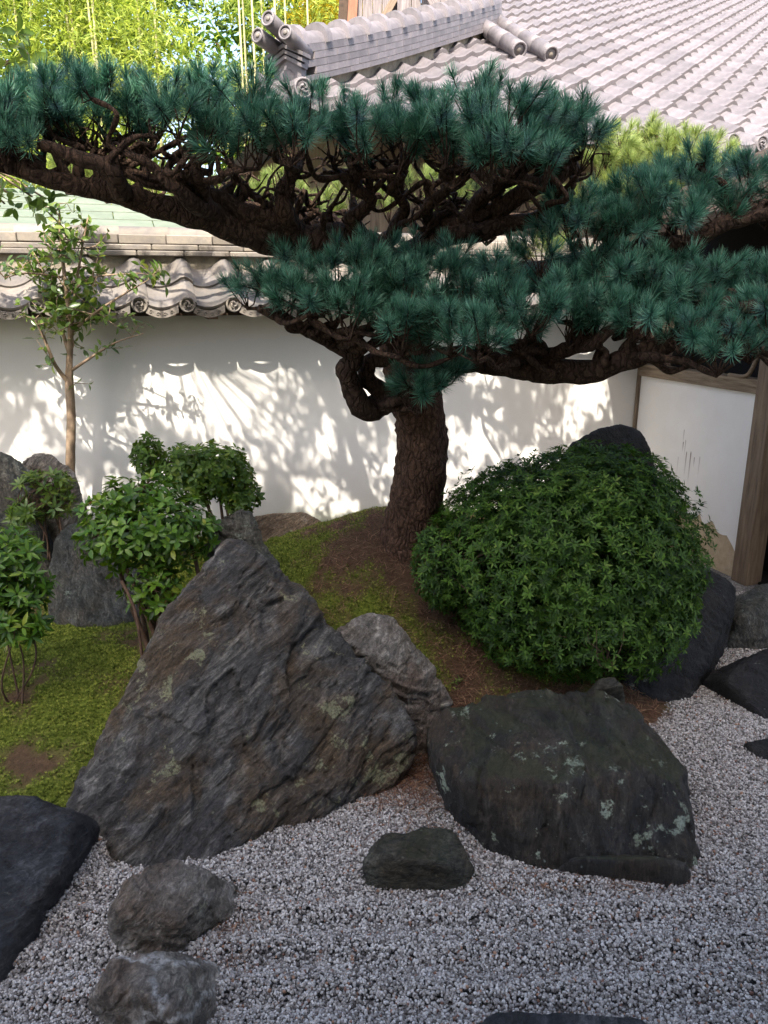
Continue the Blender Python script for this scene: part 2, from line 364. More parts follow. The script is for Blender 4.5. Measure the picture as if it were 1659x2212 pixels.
def gn_instances(name, pts, inst_obj, rot, scl, kind_label=None, cat=None):
    me = bpy.data.meshes.new(name); me.vertices.add(len(pts)); me.vertices.foreach_set('co', np.asarray(pts, np.float32).ravel())
    a = me.attributes.new('irot', 'FLOAT_VECTOR', 'POINT'); a.data.foreach_set('vector', np.asarray(rot, np.float32).ravel())
    a = me.attributes.new('iscl', 'FLOAT_VECTOR', 'POINT'); a.data.foreach_set('vector', np.asarray(scl, np.float32).ravel())
    o = bpy.data.objects.new(name, me); COL.objects.link(o)
    ng = bpy.data.node_groups.new(name, 'GeometryNodeTree'); ng.interface.new_socket('Geometry', in_out='INPUT', socket_type='NodeSocketGeometry'); ng.interface.new_socket('Geometry', in_out='OUTPUT', socket_type='NodeSocketGeometry')
    N = ng.nodes; gi = N.new('NodeGroupInput'); go = N.new('NodeGroupOutput'); ip = N.new('GeometryNodeInstanceOnPoints'); oi = N.new('GeometryNodeObjectInfo'); oi.inputs['Object'].default_value = inst_obj
    ar = N.new('GeometryNodeInputNamedAttribute'); ar.data_type = 'FLOAT_VECTOR'; ar.inputs[0].default_value = 'irot'
    asc = N.new('GeometryNodeInputNamedAttribute'); asc.data_type = 'FLOAT_VECTOR'; asc.inputs[0].default_value = 'iscl'
    L = ng.links.new; L(gi.outputs[0], ip.inputs['Points']); L(oi.outputs['Geometry'], ip.inputs['Instance']); L(ar.outputs[0], ip.inputs['Rotation']); L(asc.outputs[0], ip.inputs['Scale']); L(ip.outputs[0], go.inputs[0])
    md = o.modifiers.new('scatter', 'NODES'); md.node_group = ng
    o['kind'] = 'stuff'
    if kind_label: o['label'] = kind_label; o['category'] = cat
    return o
def hidden_obj(name, me, mat):
    o = bpy.data.objects.new(name, me); me.materials.append(mat); return o

# pebbles
bm = bmesh.new(); bmesh.ops.create_icosphere(bm, subdivisions=2, radius=1.0)
for v in bm.verts:
    k = 1 + 0.18 * float(pn(np.array([[v.co.x * 1.3 + 5, v.co.y * 1.3, v.co.z * 1.3]]))[0]) * 2; v.co *= k; v.co.z *= 0.85
pm = bpy.data.meshes.new('pebble'); bm.to_mesh(pm); bm.free(); pm.polygons.foreach_set('use_smooth', np.ones(len(pm.polygons), bool))
pt = NT('pebble_stone'); r_ = pt.objrand(); c = pt.coord(); n = pt.noise(c, 2.5, 3)
pc = pt.ramp(r_, [(0.0, (0.07, 0.062, 0.058)), (0.15, (0.15, 0.135, 0.125)), (0.4, (0.27, 0.25, 0.235)), (0.7, (0.38, 0.36, 0.34)), (0.94, (0.54, 0.52, 0.50)), (0.965, (0.50, 0.47, 0.44)), (0.97, (0.13, 0.06, 0.045)), (1.0, (0.30, 0.18, 0.12))])
pc = pt.mix(0.5, pc, pt.ramp(n, [(0.3, 0.75), (0.7, 1.15)]), 'MULTIPLY'); pt.done(pc, 0.75, None, 0.25)
peb = hidden_obj('pebble', pm, pt.m)
def rake(x, y): return 0.011 * np.sin((y - 0.05 * x + 0.04 * np.sin(x * 2.1)) * 2 * np.pi / 0.155)
N0 = 460000
px = rng.uniform(-2.0, 2.9, N0); py = rng.uniform(1.35, 5.2, N0)
u, v, d = proj(np.stack([px, py, 0 * px], -1))
keep = (u > -260) & (u < 1920) & (v < 2330) & (height(px, py) < 0.012); px, py = px[keep], py[keep]
nl = rng.random(len(px)); pz = 0.003 + 0.007 * nl + rake(px, py) * (1 - sstep(py, 2.25, 2.45)) + 0.008 * (py < 2.4)
sc = rng.uniform(0.0036, 0.0066, (len(px), 1)) * rng.uniform(0.8, 1.2, (len(px), 3))
gn_instances('gravel', np.stack([px, py, pz], -1), peb, rng.uniform(0, 6.28, (len(px), 3)), sc, 'pale grey raked gravel covering the dry garden', 'gravel')
print('pebbles', len(px))

# moss sprigs and pine litter
sv = []; sf = []; k = 0
for i in range(9):
    a = i * 2.4; t = 0.35 + 0.5 * (i % 3) / 2; dx, dy = math.cos(a), math.sin(a)
    sv += [(-dy * .12, dx * .12, 0), (dy * .12, -dx * .12, 0), (dx * t, dy * t, 1.0 - 0.5 * t)]; sf.append((k, k + 1, k + 2)); k += 3
sm = mesh_np('moss_sprig', sv, np.array(sf), None, False)
mt = NT('moss_sprig_mat'); mc = mt.ramp(mt.objrand(), [(0, (0.06, 0.085, 0.014)), (0.5, (0.17, 0.22, 0.034)), (1, (0.35, 0.38, 0.08))]); mt.done(mc, 0.8, None, 0.1)
sprig = hidden_obj('moss_sprig', sm, mt.m)
n0 = 170000; x = rng.uniform(-2.9, 0.9, n0); y = rng.uniform(2.2, 5.6, n0); h = height(x, y); q = mossiness(x, y)
u, v, d = proj(np.stack([x, y, h], -1)); kp = (u > -120) & (h > 0.004) & (rng.random(n0) < q * 1.0); x, y, h = x[kp], y[kp], h[kp]
s0 = rng.uniform(0.007, 0.017, len(x))
gn_instances('moss_carpet', np.stack([x, y, h + 0.002 + 0.03 * mossiness(x, y) * np.clip(fbm(np.stack([x, y, 0 * x], -1) * 15, 2) + 0.15, 0, 1)], -1), sprig, np.stack([rng.uniform(-.3, .3, len(x)), rng.uniform(-.3, .3, len(x)), rng.uniform(0, 6.28, len(x))], -1), np.stack([s0, s0, s0 * 1.1], -1), 'bright green moss carpet around the boulders', 'moss')
lm = mesh_np('litter_needle', [(-1, -.035, 0), (-1, .035, 0), (0, .035, .06), (0, -.035, .06), (1, .035, 0), (1, -.035, 0)], np.array([(0, 3, 2, 1), (3, 5, 4, 2)]), None, False)
lt = NT('dry_needle'); lt.done(lt.ramp(lt.objrand(), [(0, (0.045, 0.02, 0.013)), (0.6, (0.15, 0.075, 0.048)), (1, (0.34, 0.21, 0.13))]), 0.8, None, 0.15)
lit = hidden_obj('litter_needle', lm, lt.m)
n0 = 60000; x = rng.uniform(-0.75, 1.5, n0); y = rng.uniform(2.75, 5.5, n0); h = height(x, y); q = mossiness(x, y)
dens = (1 - q) * sstep(h, -0.02, 0.05)
kp = rng.random(n0) < dens * 0.8; x, y, h = x[kp], y[kp], h[kp]
g2 = G(880, 1690); xa = rng.normal(g2[0] + .02, 0.13, 2600); ya = rng.normal(g2[1] + 0.10, 0.17, 2600)
g3 = G(1290, 1900); xb = rng.normal(g3[0], 0.25, 220); yb = rng.normal(g3[1] - 0.03, 0.03, 220)
g4 = G(470, 2030); xc_ = rng.normal(g4[0] + .05, 0.06, 120); yc_ = rng.normal(g4[1] - 0.02, 0.08, 120)
x = np.concatenate([x, xa, xb, xc_]); y = np.concatenate([y, ya, yb, yc_]); h = np.maximum(height(x, y), 0.012) 
s0 = rng.uniform(0.016, 0.034, len(x))
gn_instances('pine_litter', np.stack([x, y, h + 0.004 + 0.006 * rng.random(len(x))], -1), lit, np.stack([rng.uniform(-.4, .4, len(x)), rng.uniform(-.4, .4, len(x)), rng.uniform(0, 6.28, len(x))], -1), np.stack([s0] * 3, -1), 'dry reddish pine needles scattered on the mound', 'needle litter')

# ------------------------------------------------------------------ boulders
def remesh(hulls, vox):
    bm = bmesh.new()
    for pts in hulls:
        vs = [bm.verts.new(p) for p in pts]; r = bmesh.ops.convex_hull(bm, input=vs)
        junk = [e for e in r['geom_interior'] + r['geom_unused'] if isinstance(e, bmesh.types.BMVert) and e.is_valid]
        bmesh.ops.delete(bm, geom=list(set(junk)), context='VERTS')
    bmesh.ops.recalc_face_normals(bm, faces=bm.faces[:])
    me = bpy.data.meshes.new('tmp'); bm.to_mesh(me); bm.free()
    o = bpy.data.objects.new('tmp', me); COL.objects.link(o); md = o.modifiers.new('r', 'REMESH'); md.mode = 'VOXEL'; md.voxel_size = vox
    dg = bpy.context.evaluated_depsgraph_get(); ev = o.evaluated_get(dg); m2 = bpy.data.meshes.new_from_object(ev)
    bpy.data.objects.remove(o); bpy.data.meshes.remove(me); return m2
def rock(name, label, hulls, mat, vox=0.014, amp=0.03, freq=5.0, strata=0.0, sdir=(0.3, 0.5, 0.8), sfreq=14, round_=3, seed=0.0, chunk=0.5, group=None, parent=None):
    if not isinstance(hulls[0], list): hulls = [hulls]
    me = remesh([[tuple(map(float, p)) for p in h] for h in hulls], vox)
    n = len(me.vertices); V = np.zeros(n * 3); me.vertices.foreach_get('co', V); V = V.reshape(-1, 3)
    E = np.zeros(len(me.edges) * 2, np.int32); me.edges.foreach_get('vertices', E); E = E.reshape(-1, 2)
    deg = np.bincount(E.ravel(), minlength=n)[:, None]
    def lap(V, k):
        for _ in range(k):
            A = np.zeros_like(V); np.add.at(A, E[:, 0], V[E[:, 1]]); np.add.at(A, E[:, 1], V[E[:, 0]]); V = 0.35 * V + 0.65 * A / np.maximum(deg, 1)
        return V
    V = lap(V, round_); me.vertices.foreach_set('co', V.ravel()); me.update()
    Nn = np.zeros(n * 3); me.vertices.foreach_get('normal', Nn); Nn = Nn.reshape(-1, 3)
    P = V + seed * 7.7; Wp = P + 0.12 * np.stack([fbm(P * 3 + k * 9, 2) for k in range(3)], -1)
    sd = np.array(sdir) / np.linalg.norm(sdir)
    Q = Wp * freq; st = Wp @ sd
    Qs = Q + np.outer((Wp @ sd) * freq * 1.8, sd)                      # finer across the bedding
    f1, cv = worley(Qs * 0.55, 1); f2, cv2 = worley(Qs * 1.3, 2)
    dsp = amp * (0.9 * fbm(Q * 0.6, 3) + chunk * (0.9 * (cv - 0.5) - 0.9 * (f1 - 0.5)) + chunk * 0.45 * ((cv2 - 0.5) - (f2 - 0.5)) + 0.35 * fbm(Qs * 2.2, 3, True))
    if strata: 
        s = st * sfreq + 0.8 * fbm(P * 4, 2); fr = s - np.floor(s); dsp = dsp + strata * (np.minimum(fr * 1.3, (1 - fr) * 5) - 0.5) * (0.5 + 0.8 * fbm(P * 2.3, 2))
    V2 = V + Nn * dsp[:, None]
    mn = V2.min(0); mx = V2.max(0); org = np.array([(mn[0] + mx[0]) / 2, (mn[1] + mx[1]) / 2, max(mn[2], 0.0)])
    me.vertices.foreach_set('co', (V2 - org).ravel()); me.update(); me.name = name
    me.polygons.foreach_set('use_smooth', np.ones(len(me.polygons), bool))
    o = obj(name, me, mat, None, org); 
    return tag(o, label, 'boulder', group)

slate = dict(dark=(0.022, 0.021, 0.021), mid=(0.092, 0.087, 0.083), light=(0.29, 0.275, 0.25), warm=(0.115, 0.076, 0.042))
M['rk_main'] = rock_mat('schist_grey_brown', warm_amt=0.8, lichen=0.75, lich_col=(0.30, 0.31, 0.22), rot=(0.25, 0.75, 0.0), stretch=(0.8, 0.8, 3.0), bump=0.9, **slate)
M['rk_black'] = rock_mat('black_stone', (0.010, 0.0095, 0.009), (0.024, 0.022, 0.020), (0.055, 0.050, 0.044), (0.045, 0.032, 0.020), 0.7, 0.72, (0.27, 0.32, 0.29), rot=(0, 0, 0.2), stretch=(2.8, 1.2, 0.6), moss=0.3, bump=0.6, seed=2)
M['rk_dark'] = rock_mat('dark_slate_stone', (0.014, 0.0145, 0.017), (0.034, 0.035, 0.040), (0.085, 0.085, 0.088), (0.05, 0.04, 0.03), 0.35, 0.22, (0.16, 0.16, 0.15), rot=(0.4, 0.5, 0.3), stretch=(1, 1, 2.2), bump=0.75, seed=4)
M['rk_green'] = rock_mat('mossy_grey_stone', (0.025, 0.025, 0.02), (0.06, 0.058, 0.045), (0.13, 0.125, 0.10), (0.075, 0.05, 0.028), 0.6, 0.8, (0.28, 0.28, 0.20), rot=(0.5, 0.3, 0), stretch=(1, 1, 2), moss=0.35, bump=0.9, seed=6)
M['rk_light'] = rock_mat('grey_brown_stone', (0.06, 0.05, 0.04), (0.23, 0.205, 0.175), (0.50, 0.47, 0.43), (0.14, 0.085, 0.055), 0.6, 0.6, (0.40, 0.40, 0.36), rot=(0.2, 0.9, 0), stretch=(1, 1, 2.4), bump=0.9, seed=8)
M['rk_tan'] = rock_mat('tan_flat_stone', (0.13, 0.085, 0.05), (0.27, 0.19, 0.12), (0.42, 0.34, 0.25), (0.2, 0.12, 0.07), 0.5, 0.2, (0.4, 0.4, 0.33), bump=0.7, seed=10)
M['rk_back'] = rock_mat('lichen_grey_stone', (0.03, 0.032, 0.03), (0.075, 0.08, 0.074), (0.16, 0.16, 0.145), (0.12, 0.09, 0.06), 0.5, 0.5, (0.23, 0.28, 0.27), rot=(0, 0.2, 0.1), stretch=(2, 2, 0.8), bump=0.9, moss=0.25, seed=12)
M['rk_jet'] = rock_mat('jet_black_stone', (0.006, 0.006, 0.0065), (0.014, 0.014, 0.015), (0.032, 0.031, 0.031), (0.02, 0.017, 0.014), 0.4, 0.42, (0.17, 0.18, 0.18), rot=(0.3, 0.4, 0.2), stretch=(1.5, 1, 1), bump=0.6, seed=14)
M['rk_vein'] = vein('veined_stone', 'rk_light')
B = -0.10      # how deep the boulders are bedded
def gp(u, v): p = G(u, v, 0.0); return [p, np.array([p[0], p[1], B])]
def flat(l): 
    out = []
    for a in l: out += a if isinstance(a, list) else [a]
    return out
big = flat([gp(285, 1868), gp(205, 1812), gp(385, 1862), gp(490, 1842), gp(620, 1772), gp(750, 1738), gp(860, 1675),
            [W(148, 1755, 2.72), W(178, 1668, 2.85), W(240, 1560, 2.98), W(305, 1432, 3.1), W(352, 1350, 3.18), W(440, 1232, 3.3), W(492, 1166, 3.34), W(520, 1172, 3.36),
             W(580, 1240, 3.36), W(640, 1308, 3.32), W(700, 1352, 3.25), W(790, 1430, 3.15), W(870, 1520, 3.05), W(890, 1600, 3.0),
             W(560, 1215, 3.65), W(470, 1215, 3.6), W(360, 1380, 3.6)],
            [np.array([-1.05, 2.9, B]), np.array([-0.9, 3.7, B]), np.array([0.0, 3.6, B]), np.array([0.1, 3.1, B])]])
rock('leaning_boulder', 'tall triangular grey brown boulder with slanting face between moss and gravel', big, M['rk_main'], 0.0105, 0.050, 5.5, 0.011, (-0.62, -0.3, 0.72), 13, 3, 0.3, 0.75)
sub = flat([[W(745, 1350, 3.4), W(800, 1326, 3.45), W(850, 1340, 3.45), W(925, 1430, 3.4), W(972, 1505, 3.35), W(982, 1540, 3.35), W(940, 1590, 3.22), W(720, 1380, 3.3), W(870, 1440, 3.2), W(780, 1400, 3.2)], gp(900, 1640), gp(975, 1555), 
            [np.array([-0.2, 3.8, B]), np.array([0.3, 3.75, B]), np.array([0.0, 3.3, B])]])
rock('layered_boulder', 'pale lichened boulder of thin slanting layers against the triangular one', sub, M['rk_light'], 0.010, 0.03, 6, 0.02, (0.5, -0.2, 0.8), 20, 2, 1.3, 0.7)
flatb = flat([[W(928, 1578, 2.98), W(948, 1548, 3.05), W(1060, 1507, 3.12), W(1150, 1492, 3.18), W(1290, 1497, 3.18), W(1368, 1527, 3.1), W(1440, 1602, 2.92), W(1478, 1662, 2.75),
               W(940, 1625, 2.86), W(1010, 1690, 2.62), W(1200, 1695, 2.53), W(1330, 1668, 2.56), W(1468, 1690, 2.6)],
              gp(1512, 1862), gp(1486, 1905), gp(1325, 1903), gp(1200, 1880), gp(1060, 1842), gp(990, 1755), gp(940, 1660),
              [np.array([0.25, 3.35, B]), np.array([0.9, 3.35, B]), np.array([1.15, 2.9, B])]])
rock('flat_boulder', 'wide black flat-topped boulder with pale green lichen streaks on the gravel', flatb, M['rk_black'], 0.0105, 0.034, 4.5, 0.012, (0.9, 0.2, 0.1), 8, 2, 2.7, 0.75)
rock('low_stone', 'low dark wedge at the foot of the flat black boulder', flat([gp(1190, 1885), gp(1325, 1910), gp(1480, 1918), gp(1495, 1890), [W(1240, 1852, 2.38), W(1400, 1856, 2.35), W(1480, 1866, 2.35)], gp(1400, 1840)]), M['rk_black'], 0.009, 0.012, 7, 0, seed=3.1)
rock('small_boulder', 'small moss-stained boulder alone on gravel beside the flat black one', flat([gp(788, 1905), gp(800, 1918), gp(1015, 1925), gp(1030, 1890), [W(788, 1862, 2.36), W(815, 1822, 2.40), W(840, 1803, 2.44), W(930, 1785, 2.47), W(975, 1790, 2.47), W(1020, 1858, 2.37), W(838, 1856, 2.30), W(965, 1868, 2.30)], [np.array([-0.05, 2.65, B]), np.array([0.27, 2.62, B])]]), M['rk_green'], 0.007, 0.02, 8, 0.006, seed=4.2)
rock('split_boulder', 'brown cleft boulder at the foot of the triangular boulder', flat([gp(235, 2035), gp(255, 2060), gp(330, 2075), gp(400, 2070), gp(512, 1968), gp(440, 1900), [W(245, 1975, 2.06), W(275, 1900, 2.15), W(320, 1866, 2.2), W(370, 1864, 2.21), W(425, 1886, 2.19), W(430, 1935, 2.12), W(300, 1950, 2.04), W(380, 1985, 2.02)], [np.array([-0.72, 2.42, B]), np.array([-0.5, 2.45, B])]]), M['rk_light'], 0.007, 0.032, 7, 0.008, round_=2, seed=5.5)
rock('veined_boulder', 'grey and reddish boulder crossed by white veins below the brown cleft one', flat([gp(205, 2165), gp(245, 2230), gp(330, 2290), gp(440, 2290), gp(420, 2160), [W(212, 2135, 1.78), W(245, 2078, 1.85), W(300, 2056, 1.87), W(350, 2062, 1.87), W(395, 2100, 1.82), W(300, 2150, 1.70), W(380, 2190, 1.68)], [np.array([-0.6, 2.05, B]), np.array([-0.45, 2.1, B])]]), M['rk_vein'], 0.007, 0.028, 7, 0.008, round_=2, seed=6.6)
rock('slab_boulder', 'large blue-black slab boulder with a smooth slanting face beside moss edge', flat([gp(112, 1890), gp(60, 2010), gp(0, 2128), gp(-150, 2300), gp(-420, 2300), [W(156, 1786, 2.42), W(148, 1835, 2.33), W(112, 1748, 2.48), W(55, 1722, 2.5), W(0, 1726, 2.48), W(-160, 1740, 2.4), W(-380, 1800, 2.3)], [np.array([-1.15, 2.75, B]), np.array([-2.2, 2.7, B])]]), M['rk_dark'], 0.010, 0.026, 5, 0.008, seed=7.7, chunk=0.5)
rock('edging_stone', 'flat grey-green stone lying half sunk in the open raked gravel', flat([gp(1020, 2280), gp(1420, 2280), gp(1410, 2222), gp(1030, 2218), [W(1060, 2193, 1.74), W(1120, 2184, 1.75), W(1240, 2186, 1.75), W(1380, 2200, 1.74), W(1080, 2230, 1.68), W(1350, 2235, 1.68)]]), M['rk_dark'], 0.008, 0.012, 7, 0.0, seed=8.8)
rock('side_boulder', 'grey brown boulder with a pale lichened edge in front of timber post', flat([gp(1560, 1398), gp(1660, 1402), gp(1780, 1390), [W(1572, 1335, 4.35), W(1602, 1288, 4.42), W(1650, 1262, 4.5), W(1740, 1255, 4.5), W(1600, 1330, 4.25)], [np.array([2.1, 4.9, B]), np.array([2.7, 4.8, B])]]), M['rk_back'], 0.012, 0.025, 5, 0.01, seed=9.9)
rock('smooth_boulder', 'smooth black rounded boulder beside the narrow gravel path', flat([gp(1600, 1520), gp(1660, 1560), gp(1800, 1560), [W(1572, 1470, 3.66), W(1600, 1435, 3.75), W(1650, 1402, 3.82), W(1740, 1390, 3.8)], [np.array([1.7, 4.0, B]), np.array([2.4, 4.0, B])]]), M['rk_jet'], 0.011, 0.018, 5, 0.0, seed=10.1)
rock('stepping_stone', 'thin flat dark stepping stone on gravel near the black rounded boulder', flat([gp(1600, 1610), gp(1630, 1640), gp(1668, 1660), gp(1800, 1665), gp(1800, 1590), gp(1655, 1598), [W(1612, 1604, 3.22), W(1660, 1640, 3.12), W(1660, 1598, 3.25), W(1790, 1595, 3.2), W(1790, 1650, 3.08)]]), M['rk_jet'], 0.009, 0.008, 6, 0.0, seed=11.2)
rock('shadowed_boulder', 'big black boulder flecked with white lichen at the azalea side by gravel path', flat([gp(1345, 1522), gp(1400, 1528), gp(1490, 1512), gp(1540, 1440), gp(1575, 1380), [W(1562, 1330, 4.0), W(1588, 1272, 4.1), W(1572, 1248, 4.15), W(1510, 1218, 4.2), W(1420, 1230, 4.1), W(1350, 1400, 3.75), W(1480, 1330, 3.85)], [np.array([0.95, 4.5, B]), np.array([1.95, 4.6, B]), np.array([1.0, 3.9, B])]]), M['rk_jet'], 0.012, 0.025, 5, 0.008, seed=12.3)
rock('peak_boulder', 'smooth dark boulder crest rising behind the rounded azalea', flat([[W(1238, 952, 4.75), W(1290, 926, 4.75), W(1340, 915, 4.75), W(1382, 930, 4.75), W(1402, 975, 4.7), W(1300, 930, 5.05), W(1370, 940, 5.05), W(1200, 1010, 4.8), W(1420, 1030, 4.75)], [np.array([0.9, 4.6, B]), np.array([1.85, 4.55, B]), np.array([0.95, 5.3, B]), np.array([1.8, 5.3, B])]]), M['rk_jet'], 0.013, 0.02, 4, 0.0, seed=13.4)
rock('tucked_stone', 'small mossy rounded stone tucked between flat boulder and azalea', flat([gp(1285, 1540), gp(1355, 1545), [W(1280, 1490, 3.32), W(1298, 1464, 3.36), W(1325, 1458, 3.36), W(1348, 1480, 3.34)], [np.array([0.9, 3.6, B]), np.array([1.15, 3.6, B])]]), M['rk_green'], 0.009, 0.01, 7, 0.0, seed=14.5)
rock('back_boulder', 'broad grey lichened boulder standing behind the glossy camellia shrub', flat([[W(100, 1330, 4.2), W(300, 1345, 4.15), W(105, 1230, 4.3), W(125, 1150, 4.36), W(165, 1122, 4.4), W(220, 1170, 4.35), W(290, 1230, 4.3), W(330, 1290, 4.25), W(180, 1350, 4.1)], [np.array([-1.95, 4.25, B]), np.array([-1.2, 4.2, B]), np.array([-1.9, 4.8, B]), np.array([-1.2, 4.8, B])]]), M['rk_back'], 0.013, 0.03, 5, 0.012, (0.9, 0.3, 0.2), 8, seed=15.6)
rock('tall_boulder', 'tall cracked tan-topped boulder beside the wall at the garden edge', flat([[W(-60, 985, 4.65), W(0, 972, 4.7), W(25, 985, 4.7), W(62, 1010, 4.68), W(70, 1090, 4.6), W(-80, 1200, 4.5), W(60, 1250, 4.5)], [np.array([-2.7, 4.5, B]), np.array([-2.0, 4.5, B]), np.array([-2.6, 5.0, B]), np.array([-2.05, 5.0, B])]]), M['rk_back'], 0.014, 0.03, 4.5, 0.012, (0.9, 0.2, 0.2), 7, seed=16.7)
rock('pointed_boulder', 'pale pointed boulder in sun at the foot of the slender young tree', flat([[W(40, 1000, 4.78), W(75, 974, 4.82), W(105, 978, 4.82), W(158, 1015, 4.8), W(165, 1120, 4.7), W(40, 1120, 4.7)], [np.array([-2.3, 4.65, B]), np.array([-1.8, 4.65, B]), np.array([-2.2, 5.0, B]), np.array([-1.85, 5.0, B])]]), M['rk_light'], 0.014, 0.02, 5, 0.0, seed=17.8)
rock('tan_stone', 'low flat-topped tan stone against the white wall behind the mound', flat([[W(545, 1118, 5.15), W(590, 1110, 5.2), W(660, 1110, 5.2), W(690, 1125, 5.15), W(712, 1158, 5.1), W(560, 1175, 5.0), W(700, 1185, 5.0), W(640, 1118, 5.35)], [np.array([-0.95, 4.95, 0.1]), np.array([-0.3, 4.95, 0.1]), np.array([-0.9, 5.35, 0.1]), np.array([-0.3, 5.35, 0.1])]]), M['rk_tan'], 0.010, 0.016, 6, 0.006, (0.1, 0.1, 1), 10, seed=18.9)
rock('hind_boulder', 'jagged pale grey boulder peeking over the triangular boulder by the shrub', flat([[W(470, 1118, 4.0), W(510, 1100, 4.02), W(540, 1102, 4.02), W(582, 1190, 3.95), W(600, 1230, 3.9), W(450, 1180, 3.95)], [np.array([-0.95, 3.85, B]), np.array([-0.45, 3.85, B]), np.array([-0.9, 4.25, B]), np.array([-0.5, 4.25, B])]]), M['rk_back'], 0.010, 0.045, 6, 0.012, seed=19.9)

# ------------------------------------------------------------------ garden wall
PHI = R(19.0)
C19, S19 = math.cos(PHI), math.sin(PHI)
WALL0 = np.array([0.0, 6.0, 0.0])
CORNER = 2.36                     # where the side building meets the wall, along the wall
def plaster_mat():
    t = NT('white_plaster'); c = t.coord(); n = t.noise(c, 1.3, 5, 0.6); n2 = t.noise(c, 30, 4, 0.6); sx = t.n('SeparateXYZ'); t.l(c, sx.inputs[0])
    col = t.ramp(n, [(0.3, (0.66, 0.64, 0.605)), (0.7, (0.74, 0.72, 0.685))])
    zz = t.math('ADD', sx.outputs[2], t.math('MULTIPLY', n, 0.30))
    col = t.mix(t.ramp(zz, [(0.42, 0.75), (0.62, 0.0)]), col, (0.38, 0.40, 0.27))           # algae at the foot
    return t.done(col, 0.9, t.bump(n2, 0.12, 0.004), 0.15)
M['plaster'] = plaster_mat()
wall = empty('garden_wall', tuple(WALL0), PHI, 'long white plastered garden wall capped with curved grey roof tiles behind the pine', 'wall')
m = MB().box((-6.5, 0.0, -0.05), (CORNER, 0.36, 2.16)); obj('plaster_face', m.mesh('plaster_face', False, False), M['plaster'], wall)
def sangawara(pitch, length, thick=0.022, crest=0.035, depth=0.03, seg=12):
    s = np.linspace(0, 1.10, seg + 1); x = s * pitch
    z = np.where(s < 0.70, -depth * np.sin(np.pi * np.clip(s / 0.70, 0, 1)), crest * np.sin(np.pi * np.clip((s - 0.70) / 0.40, 0, 1)))
    V = []; 
    for (y, dz) in ((0, 0), (length, 0)):
        for k in range(seg + 1): V.append((x[k], y, z[k] + dz))
        for k in range(seg + 1): V.append((x[k], y, z[k] + dz - thick))
    n = seg + 1; F = []
    for k in range(seg):
        F += [(k, k + 1, 2 * n + k + 1, 2 * n + k), (n + k + 1, n + k, 3 * n + k, 3 * n + k + 1), (k, n + k, n + k + 1, k + 1)]
    F += [(0, 2 * n, 3 * n, n), (seg, n + seg, 3 * n + seg, 2 * n + seg)]
    me = mesh_np('tile', V, np.array(F), None, False); return me
def disc_mesh(r, depth, name='roundel', sides=20):
    """end disc with raised rim and a comma-swirl boss, facing -Y"""
    m = MB(); a = np.linspace(0, 2 * np.pi, sides, endpoint=False)
    rings = [(r * 0.98, depth), (r, 0.0), (r * 0.80, -0.004), (r * 0.76, 0.012), (r * 0.5, 0.012)]
    V = []; 
    for rr, y in rings: V += [(rr * math.cos(t), y, rr * math.sin(t)) for t in a]
    V.append((0, 0.008, 0)); F4 = []; n = sides
    for k in range(len(rings) - 1):
        for j in range(n): F4.append((k * n + j, k * n + (j + 1) % n, (k + 1) * n + (j + 1) % n, (k + 1) * n + j))
    F3 = [((len(rings) - 1) * n + j, (len(rings) - 1) * n + (j + 1) % n, len(V) - 1) for j in range(n)]
    m.add(V, [np.array(F4), np.array(F3)])
    for k in range(3):                    # three swirling commas
        a0 = k * 2.094; P = [(0.50 * r * math.cos(a0 + t) * (0.35 + 0.65 * t / 2.2), -0.002, 0.50 * r * math.sin(a0 + t) * (0.35 + 0.65 * t / 2.2)) for t in np.linspace(0.2, 2.2, 7)]
        Vt, Ft = tube(P, np.linspace(0.17 * r, 0.06 * r, 7), 6); m.add(Vt, Ft)
    return m.mesh(name, True, False)
PT = 0.302; SLW = R(38); EAVE_Y, EAVE_Z = -0.30, 2.03
tl_w = sangawara(PT, 0.29, 0.02, 0.04, 0.035); rd_w = disc_mesh(0.052, 0.06)
def pendant(pitch, depth, h):
    """curved eave pendant with scroll relief under a trough"""
    m = MB(); s = np.linspace(0.02, 0.70, 11); V = []; 
    for y in (0.0, 0.018):
        for q in s: z = -depth * math.sin(math.pi * q / 0.70); V += [(q * pitch, y, z - 0.004), (q * pitch, y, z - h)]
    n = 22; F = []
    for k in range(10):
        a = 2 * k; F += [(a, a + 1, a + 3, a + 2), (n + a, n + a + 2, n + a + 3, n + a + 1), (a + 1, n + a + 1, n + a + 3, a + 3), (a, a + 2, n + a + 2, n + a)]
    m.add(V, np.array(F))
    for k in range(4):
        x0 = (0.12 + 0.145 * k) * pitch; zz = -depth * math.sin(math.pi * (x0 / pitch) / 0.70) - h * 0.5
        P = [(x0 + 0.014 * math.cos(t) * (1 - t / 8), -0.003, zz + 0.014 * math.sin(t) * (1 - t / 8)) for t in np.linspace(0, 6, 9)]
        Vt, Ft = tube(P, 0.0035, 5); m.add(Vt, Ft)
    return m.mesh('pendant', False, False)
pd_w = pendant(PT, 0.035, 0.05)
for me in (tl_w, rd_w, pd_w): me.materials.append(M['tile_old'])
i0, i1 = -16, 7
